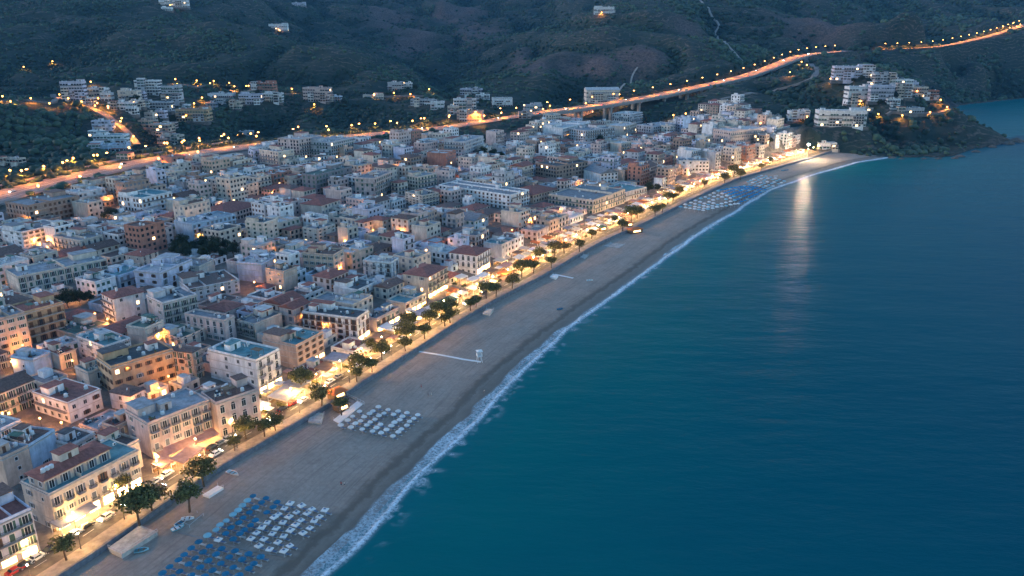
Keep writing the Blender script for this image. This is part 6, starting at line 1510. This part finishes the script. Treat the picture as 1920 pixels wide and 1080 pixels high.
# ---- things on the sand
def simple(name, mb_parts, px_, z, rz, label, cat, zadd=0.0, group=None):
    p = at(*px_, z); return spawn(name, [(n_, m_.mesh(n_), (0,0,0), 0, []) for n_, m_ in mb_parts], (p[0], p[1], z+zadd), rz, label, cat, group)
def boat(px_, rz, hullm, inm, label, L_=4.2, cover=None):
    h = MB(); secs = []; n = 7
    for i in range(n):
        t = i/(n-1); x = -L_/2+L_*t; bw = .85*(1-(max(0, t-.45)/.55)**2.2)*(.85+.15*min(1, t*4)); zk = .05+.25*max(0, t-.6)**2*4; zt = .62+.22*t*t
        secs.append([(x,-bw,zt),(x,-bw*.8,zk+.15),(x,0,zk),(x,bw*.8,zk+.15),(x,bw,zt)])
    for a, c in zip(secs, secs[1:]):
        for j in range(4): h.face([a[j],a[j+1],c[j+1],c[j]], hullm)
    h.face(secs[0], hullm); d = MB()
    for a, c in zip(secs, secs[1:]): d.face([(a[0][0],a[0][1]*.93,.48),(c[0][0],c[0][1]*.93,.48),(c[4][0],c[4][1]*.93,.48),(a[4][0],a[4][1]*.93,.48)], inm)
    th = MB(); th.box(-.15,-.75,.5,.15,.75,.56,'wood'); th = th.mesh('thwart'); p = at(*px_, 1.6); z = sand_z(p[0], p[1]); p = at(*px_, z)
    spawn('rowing_boat', [('hull', h.mesh('hull'), (0,0,0), 0, []), ('deck', d.mesh('deck'), (0,0,0), 0, []), ('thwart', th, (-.7,0,0), 0, []), ('thwart', th, (.5,0,0), 0, [])], (p[0], p[1], z), rz, label, 'boat', 'boats on the sand')
boat((437,889), -.5, 'white_paint', 'paleblue_canvas', 'white boat with blue stern lying beside the end of the seawall', 4.6)
boat((340,982), 1.1, 'white_paint', 'blue_canvas', 'white dinghy with blue inside, nearest the parasols in the boat corner', 3.6)
boat((334,992), .8, 'paleblue_canvas', 'white_paint', 'pale blue dinghy, lowest in the boat corner', 3.4)
boat((352,975), .2, 'white_paint', 'white_paint', 'plain white dinghy, highest in the boat corner', 3.4)
boat((1472,320), .5, 'blue_canvas', 'paleblue_canvas', 'long blue boat drawn up near the far lido', 9)
boat((1106,527), .2, 'white_paint', 'paleblue_canvas', 'small white boat alone on the middle of the beach', 3.4)
boat((1050,581), .4, 'blue_canvas', 'blue_canvas', 'tiny blue canoe near the tide line', 3.0)
boat((266,1034), .3, 'paleblue_canvas', 'roof_teal', 'turquoise pedal boat by the pale stone platform', 3.4)
boat((1455,331), .3, 'white_paint', 'white_paint', 'white boat beside the far lido rows', 4)
def deckthing(quad, z0, z1, m, label, name='platform', extra=None):
    P = [at(x, y, z1) for x, y in quad]; c = sum(P)/4; mb = MB(); hi = [tuple(p-np.array([c[0],c[1],z0])) for p in P]; lo = [(a, b_, 0) for a, b_, _ in hi]
    mb.face(hi, m)
    for i in range(4): j = (i+1) % 4; mb.face([lo[i],lo[j],hi[j],hi[i]], m)
    parts = [('slab', mb.mesh('slab'), (0,0,0), 0, [])]
    r = MB()
    for i in range(4): r.tube(hi[i], (hi[i][0],hi[i][1],hi[i][2]+.9), .05, .05, 'frame_white', 5)
    for i in (0, 1): r.tube((hi[i][0],hi[i][1],hi[i][2]+.88), (hi[i+1][0],hi[i+1][1],hi[i+1][2]+.88), .04, .04, 'frame_white', 5)
    parts.append(('railing', r.mesh('railing'), (0,0,0), 0, []))
    spawn(name, parts, (c[0], c[1], z0), 0, label, 'platform', 'platforms at the top of the beach')
deckthing([(203,1027),(228,1040),(295,997),(262,984)], .6, 3.0, 'stone_pale', 'wide pale stone platform jutting onto the sand beside the big tree')
deckthing([(380,927),(392,931),(419,914),(408,910)], .8, 2.4, 'white_paint', 'small white platform on the sand beside the promenade trees')
deckthing([(345,985),(356,990),(382,968),(370,962)], .8, 1.7, 'roof_teal', 'low blue grey deck beside the dinghies')
deckthing([(625,787),(636,793),(682,756),(671,751)], .8, 2.0, 'white_paint', 'white edged deck below the orange kiosk')
deckthing([(645,738),(652,742),(684,758),(676,753)], .8, 2.2, 'stone_pale', 'stone ramp from the orange kiosk to the sand')
deckthing([(578,790),(602,793),(608,775),(582,770)], .8, 2.5, 'stone_pale', 'pale stone bastion with bright top below the promenade')
deckthing([(1031,518),(1042,522),(1047,517),(1037,513)], .8, 2.6, 'white_paint', 'white bathing platform halfway along the beach')
deckthing([(905,588),(918,590),(926,580),(912,578)], .8, 2.6, 'stone_pale', 'small stone landing under the lamplit trees')
deckthing([(1130,462),(1160,465),(1172,458),(1145,454)], .8, 1.9, 'concrete', 'low pale jetty wall beyond the bathing platform')
deckthing([(1088,482),(1096,485),(1104,478),(1094,476)], .8, 2.2, 'stone_pale', 'small landing with lit bins before the low jetty wall')
def walkway(pts, w_, m, label, h=.14):
    W_ = resample(np.array([at(x, y, 1.6) for x, y in pts]), step=1.5); mb = MB(); a = offset(W_, -w_/2); c = offset(W_, w_/2); zz_ = [sand_z(p[0], p[1]) for p in W_]
    for i in range(len(W_)-1):
        z0, z1 = zz_[i]+h, zz_[i+1]+h; q = [(a[i][0],a[i][1],z0),(a[i+1][0],a[i+1][1],z1),(c[i+1][0],c[i+1][1],z1),(c[i][0],c[i][1],z0)]; mb.face(q, m)
        for u, v in ((0,1),(3,2)): mb.face([(q[u][0],q[u][1],q[u][2]-.5),(q[v][0],q[v][1],q[v][2]-.5),q[v],q[u]], m)
    tag(mb.build('boardwalk'), label, 'boardwalk')
walkway([(786,660),(830,667),(870,674),(902,678)], 1.1, 'white_paint', 'straight white boardwalk crossing the sand from the seawall gap')
walkway([(335,1000),(385,1012),(440,1026),(490,1036),(538,1041)], .55, 'path_soil', 'thin pale duckboard path between the beach clubs')
walkway([(1040,515),(1055,518),(1075,522)], 1.4, 'white_paint', 'short white boardwalk below the bathing platform')
tw = MB(); [tw.tube((x,y,0),(x*.6,y*.6,2.6),.09,.07,'white_paint',6) for x in (-1,1) for y in (-1,1)]; pl = MB(); pl.box(-1,-1,2.6,1,1,2.75,'white_paint'); rl = MB(); [rl.box(x0,y0,2.75,x1,y1,3.6,'white_paint') for x0,y0,x1,y1 in ((-1,-1,-.9,1),(.9,-1,1,1),(-.9,.9,.9,1))]; rf_ = MB(); hip_roof(rf_, 2.2, 2.2, 4.9, .1, .5, 'white_canvas'); rf_.v = [(x-1.1,y-1.1,z) for x,y,z in rf_.v]; [rf_.tube((x,y,2.75),(x,y,4.8),.05,.05,'white_paint',5) for x in (-.9,.9) for y in (-.9,.9)]
p = at(900, 678, 1.5); simple('lifeguard_tower', [('leg_frame', tw), ('platform', pl), ('railing', rl), ('roof', rf_)], (899,679), sand_z(p[0], p[1]), .3, 'white lifeguard tower at the sea end of the boardwalk', 'lifeguard tower')
def kiosk(px_, z, w_, d_, cm, label, rz, lit=True):
    b = MB(); b.box(-w_/2,-d_/2,0,w_/2,d_/2,2.5,'wood'); rf2 = MB(); hip_roof(rf2, w_, d_, 2.62, .6, 1.0, cm); rf2.v = [(x-w_/2, y-d_/2, zz_) for x, y, zz_ in rf2.v]; o = MB(); o.box(-w_*.3,-d_/2-.06,1.1,w_*.3,-d_/2-.005,1.9,'shop_glow'); c = MB(); c.box(-w_*.42,-d_/2-.5,.9,w_*.42,-d_/2-.062,1.0,'stone_pale')
    simple('kiosk', [('wall', b), ('roof', rf2), ('window', o), ('counter', c)], px_, z, rz, label, 'kiosk')
kiosk((632,745), WALLZ, 5.2, 4, 'orange_canvas', 'beach bar with bright orange roof at the top of the small white beach club', .9)
kiosk((1190,436), 1.7, 9, 5, 'orange_canvas', 'orange beach hut on the sand below the round promenade tree', .5)
kiosk((1178,424), WALLZ, 4, 4, 'orange_canvas', 'small orange tent roof on the promenade above the orange beach hut', .5)
kiosk((1128,432), WALLZ, 5, 4, 'green_canvas', 'green roofed kiosk among the lamplit canopies', .6)
kiosk((640,768), 1.7, 4.5, 3.4, 'brown_canvas', 'brown hut between the orange beach bar and the white parasols', .8)
# ---- people on the beach
def person_mesh(top, bottom, pose):
    me = bpy.data.meshes.new('person'); V = []; E = []; Rr = []
    def chain(pts, rad, start=None):
        k = start
        for p, r in zip(pts, rad):
            V.append(p); Rr.append(r)
            if k is not None: E.append((k, len(V)-1))
            k = len(V)-1
        return k
    V.append((0,0,.92)); Rr.append(.135); pel = 0
    ch = chain([(0,.01,1.12),(0,.01,1.34)], [.125,.15], pel); nk = chain([(0,0,1.48),(0,-.02,1.60),(0,-.02,1.70)], [.055,.095,.075], ch)
    st = .16*pose
    for s_ in (-1, 1):
        chain([(s_*.09,s_*st*.3,.88),(s_*.10,s_*st,.48),(s_*.10,s_*st*1.5+.03,.08),(s_*.10,s_*st*1.5-.14,.035)], [.085,.055,.04,.035], pel)
        ar = chain([(s_*.19,0,1.40),(s_*.25,s_*-.05*pose,1.12),(s_*.26,s_*-.12*pose-.06,.88),(s_*.26,s_*-.12*pose-.08,.80)], [.055,.042,.032,.030], ch)
        b0 = V[ar]
        for j, (dx, ln) in enumerate(((-.026,.07),(-.009,.082),(.009,.078),(.026,.062))): chain([(b0[0]+dx*.4,b0[1]+dx,b0[2]-.03),(b0[0]+dx*.4,b0[1]+dx-.008,b0[2]-.03-ln)], [.010,.008], ar)
        chain([(b0[0]-s_*.028,b0[1]-.02,b0[2]-.005),(b0[0]-s_*.03,b0[1]-.035,b0[2]-.05)], [.011,.009], ar)
    me.from_pydata(V, E, []); o = bpy.data.objects.new('body', me)
    sk = o.modifiers.new('skin', 'SKIN'); sv = me.skin_vertices[0].data
    for i, r in enumerate(Rr): sv[i].radius = (r, r); sv[i].use_root = (i == 0)
    sb = o.modifiers.new('smooth', 'SUBSURF'); sb.levels = sb.render_levels = 1
    me.materials.append(MATS['skin']); return o
def person(px_, rz, top, bottom, pose, label):
    p = at(*px_, 1.6); z = sand_z(p[0], p[1]); p = at(*px_, z)
    root = empty('person', (p[0], p[1], z), rz); tag(root, label, 'person', None)
    o = person_mesh(top, bottom, pose); col.objects.link(o); o.parent = root
    t = MB(); t.lathe((0,0,.93), [(.165,0),(.155,.2),(.185,.42),(.15,.53),(.07,.56)], top, 12); t.v = [(x, y*.72, zz_) for x, y, zz_ in t.v]; t.build('shirt', root)
    b_ = MB(); b_.lathe((0,0,.60), [(.20,0),(.185,.2),(.16,.36)], bottom, 12); b_.v = [(x, y*.8, zz_) for x, y, zz_ in b_.v]; b_.build('shorts', root)
    hr = MB(); ico(hr, (0,.015,1.68), .105, 'hair_dark', 1); hr.v = [(x, y, max(zz_, 1.64)) for x, y, zz_ in hr.v]; hr.build('hair', root)
person((640,912), .6, 'cloth_red', 'cloth_dark', .6, 'person in red top walking on open sand above the white beach club')
person((646,912), .9, 'cloth_pale', 'cloth_dark', -.5, 'person in pale top walking close beside the one in red')
person((790,728), 2.0, 'cloth_red', 'cloth_red', .3, 'person in red standing alone between boardwalk and small white beach club')
person((803,744), -1.0, 'cloth_dark', 'cloth_dark', .2, 'person in dark clothes standing with a companion on the sand')
person((809,743), 1.2, 'cloth_pale', 'cloth_pale', .2, 'person in pale clothes facing a companion in dark clothes')
person((908,738), .4, 'cloth_pale', 'cloth_dark', .6, 'person in pale top walking along the damp tide line')
# rocks in the water round the headland
rk = random.Random(9)
for i, (x, y, sz) in enumerate([(1905,266,7),(1890,270,6),(1860,276,4),(1800,294,4),(1790,297,3),(1732,298,2.5),(1672,296,3.5),(1690,298,2.5),(1760,298,3),(1830,285,4)]):
    p = at(x, y, 0); mb = MB(); ico(mb, (0,0,0), 1, 'rock_face' if 'rock_face' in MATS else (mat('rock_face', (.14,.115,.10), .95, .25, .8), 'rock_face')[1], 2)
    mb.v = [(v[0]*sz*(1+.5*(vnoise(np.array(v[0]*2+i), np.array(v[2]*2+v[1]))-.5))*1.3, v[1]*sz*(1+.6*(vnoise(np.array(v[1]*2+9), np.array(v[0]*2+i))-.5)), v[2]*sz*.6*(1+.7*(vnoise(np.array(v[2]*3+i), np.array(v[1]*3))-.5))) for v in mb.v]
    tag(mb.build('rock', None, (p[0], p[1], -.3)), f'dark sea rock at the foot of the headland, {nth(i+1)} counted from the tip' , 'rock', 'rocks round the headland')
if 'EXPOSURE' in globals(): vs.exposure = EXPOSURE
print('OBJECTS', len(bpy.data.objects))
# ------------------------------------------------------------------ air
if HAZE > 0:
    mh = bpy.data.materials.new('haze_air'); mh.use_nodes = True; n = mh.node_tree.nodes; n.remove(n['Principled BSDF'])
    pv = n.new('ShaderNodeVolumePrincipled'); pv.inputs['Color'].default_value = (.16,.52,1,1); pv.inputs['Density'].default_value = HAZE; pv.inputs['Anisotropy'].default_value = 0.1
    mh.node_tree.links.new(pv.outputs[0], n['Material Output'].inputs['Volume']); MATS['haze_air'] = mh
    mb = MB(); mb.box(-5000,-1200,-60,6500,5500,900,'haze_air'); tag(mb.build('haze'), 'thin blue evening haze over the bay', kind='stuff')
    cy.volume_step_rate = 4; cy.volume_max_steps = 64
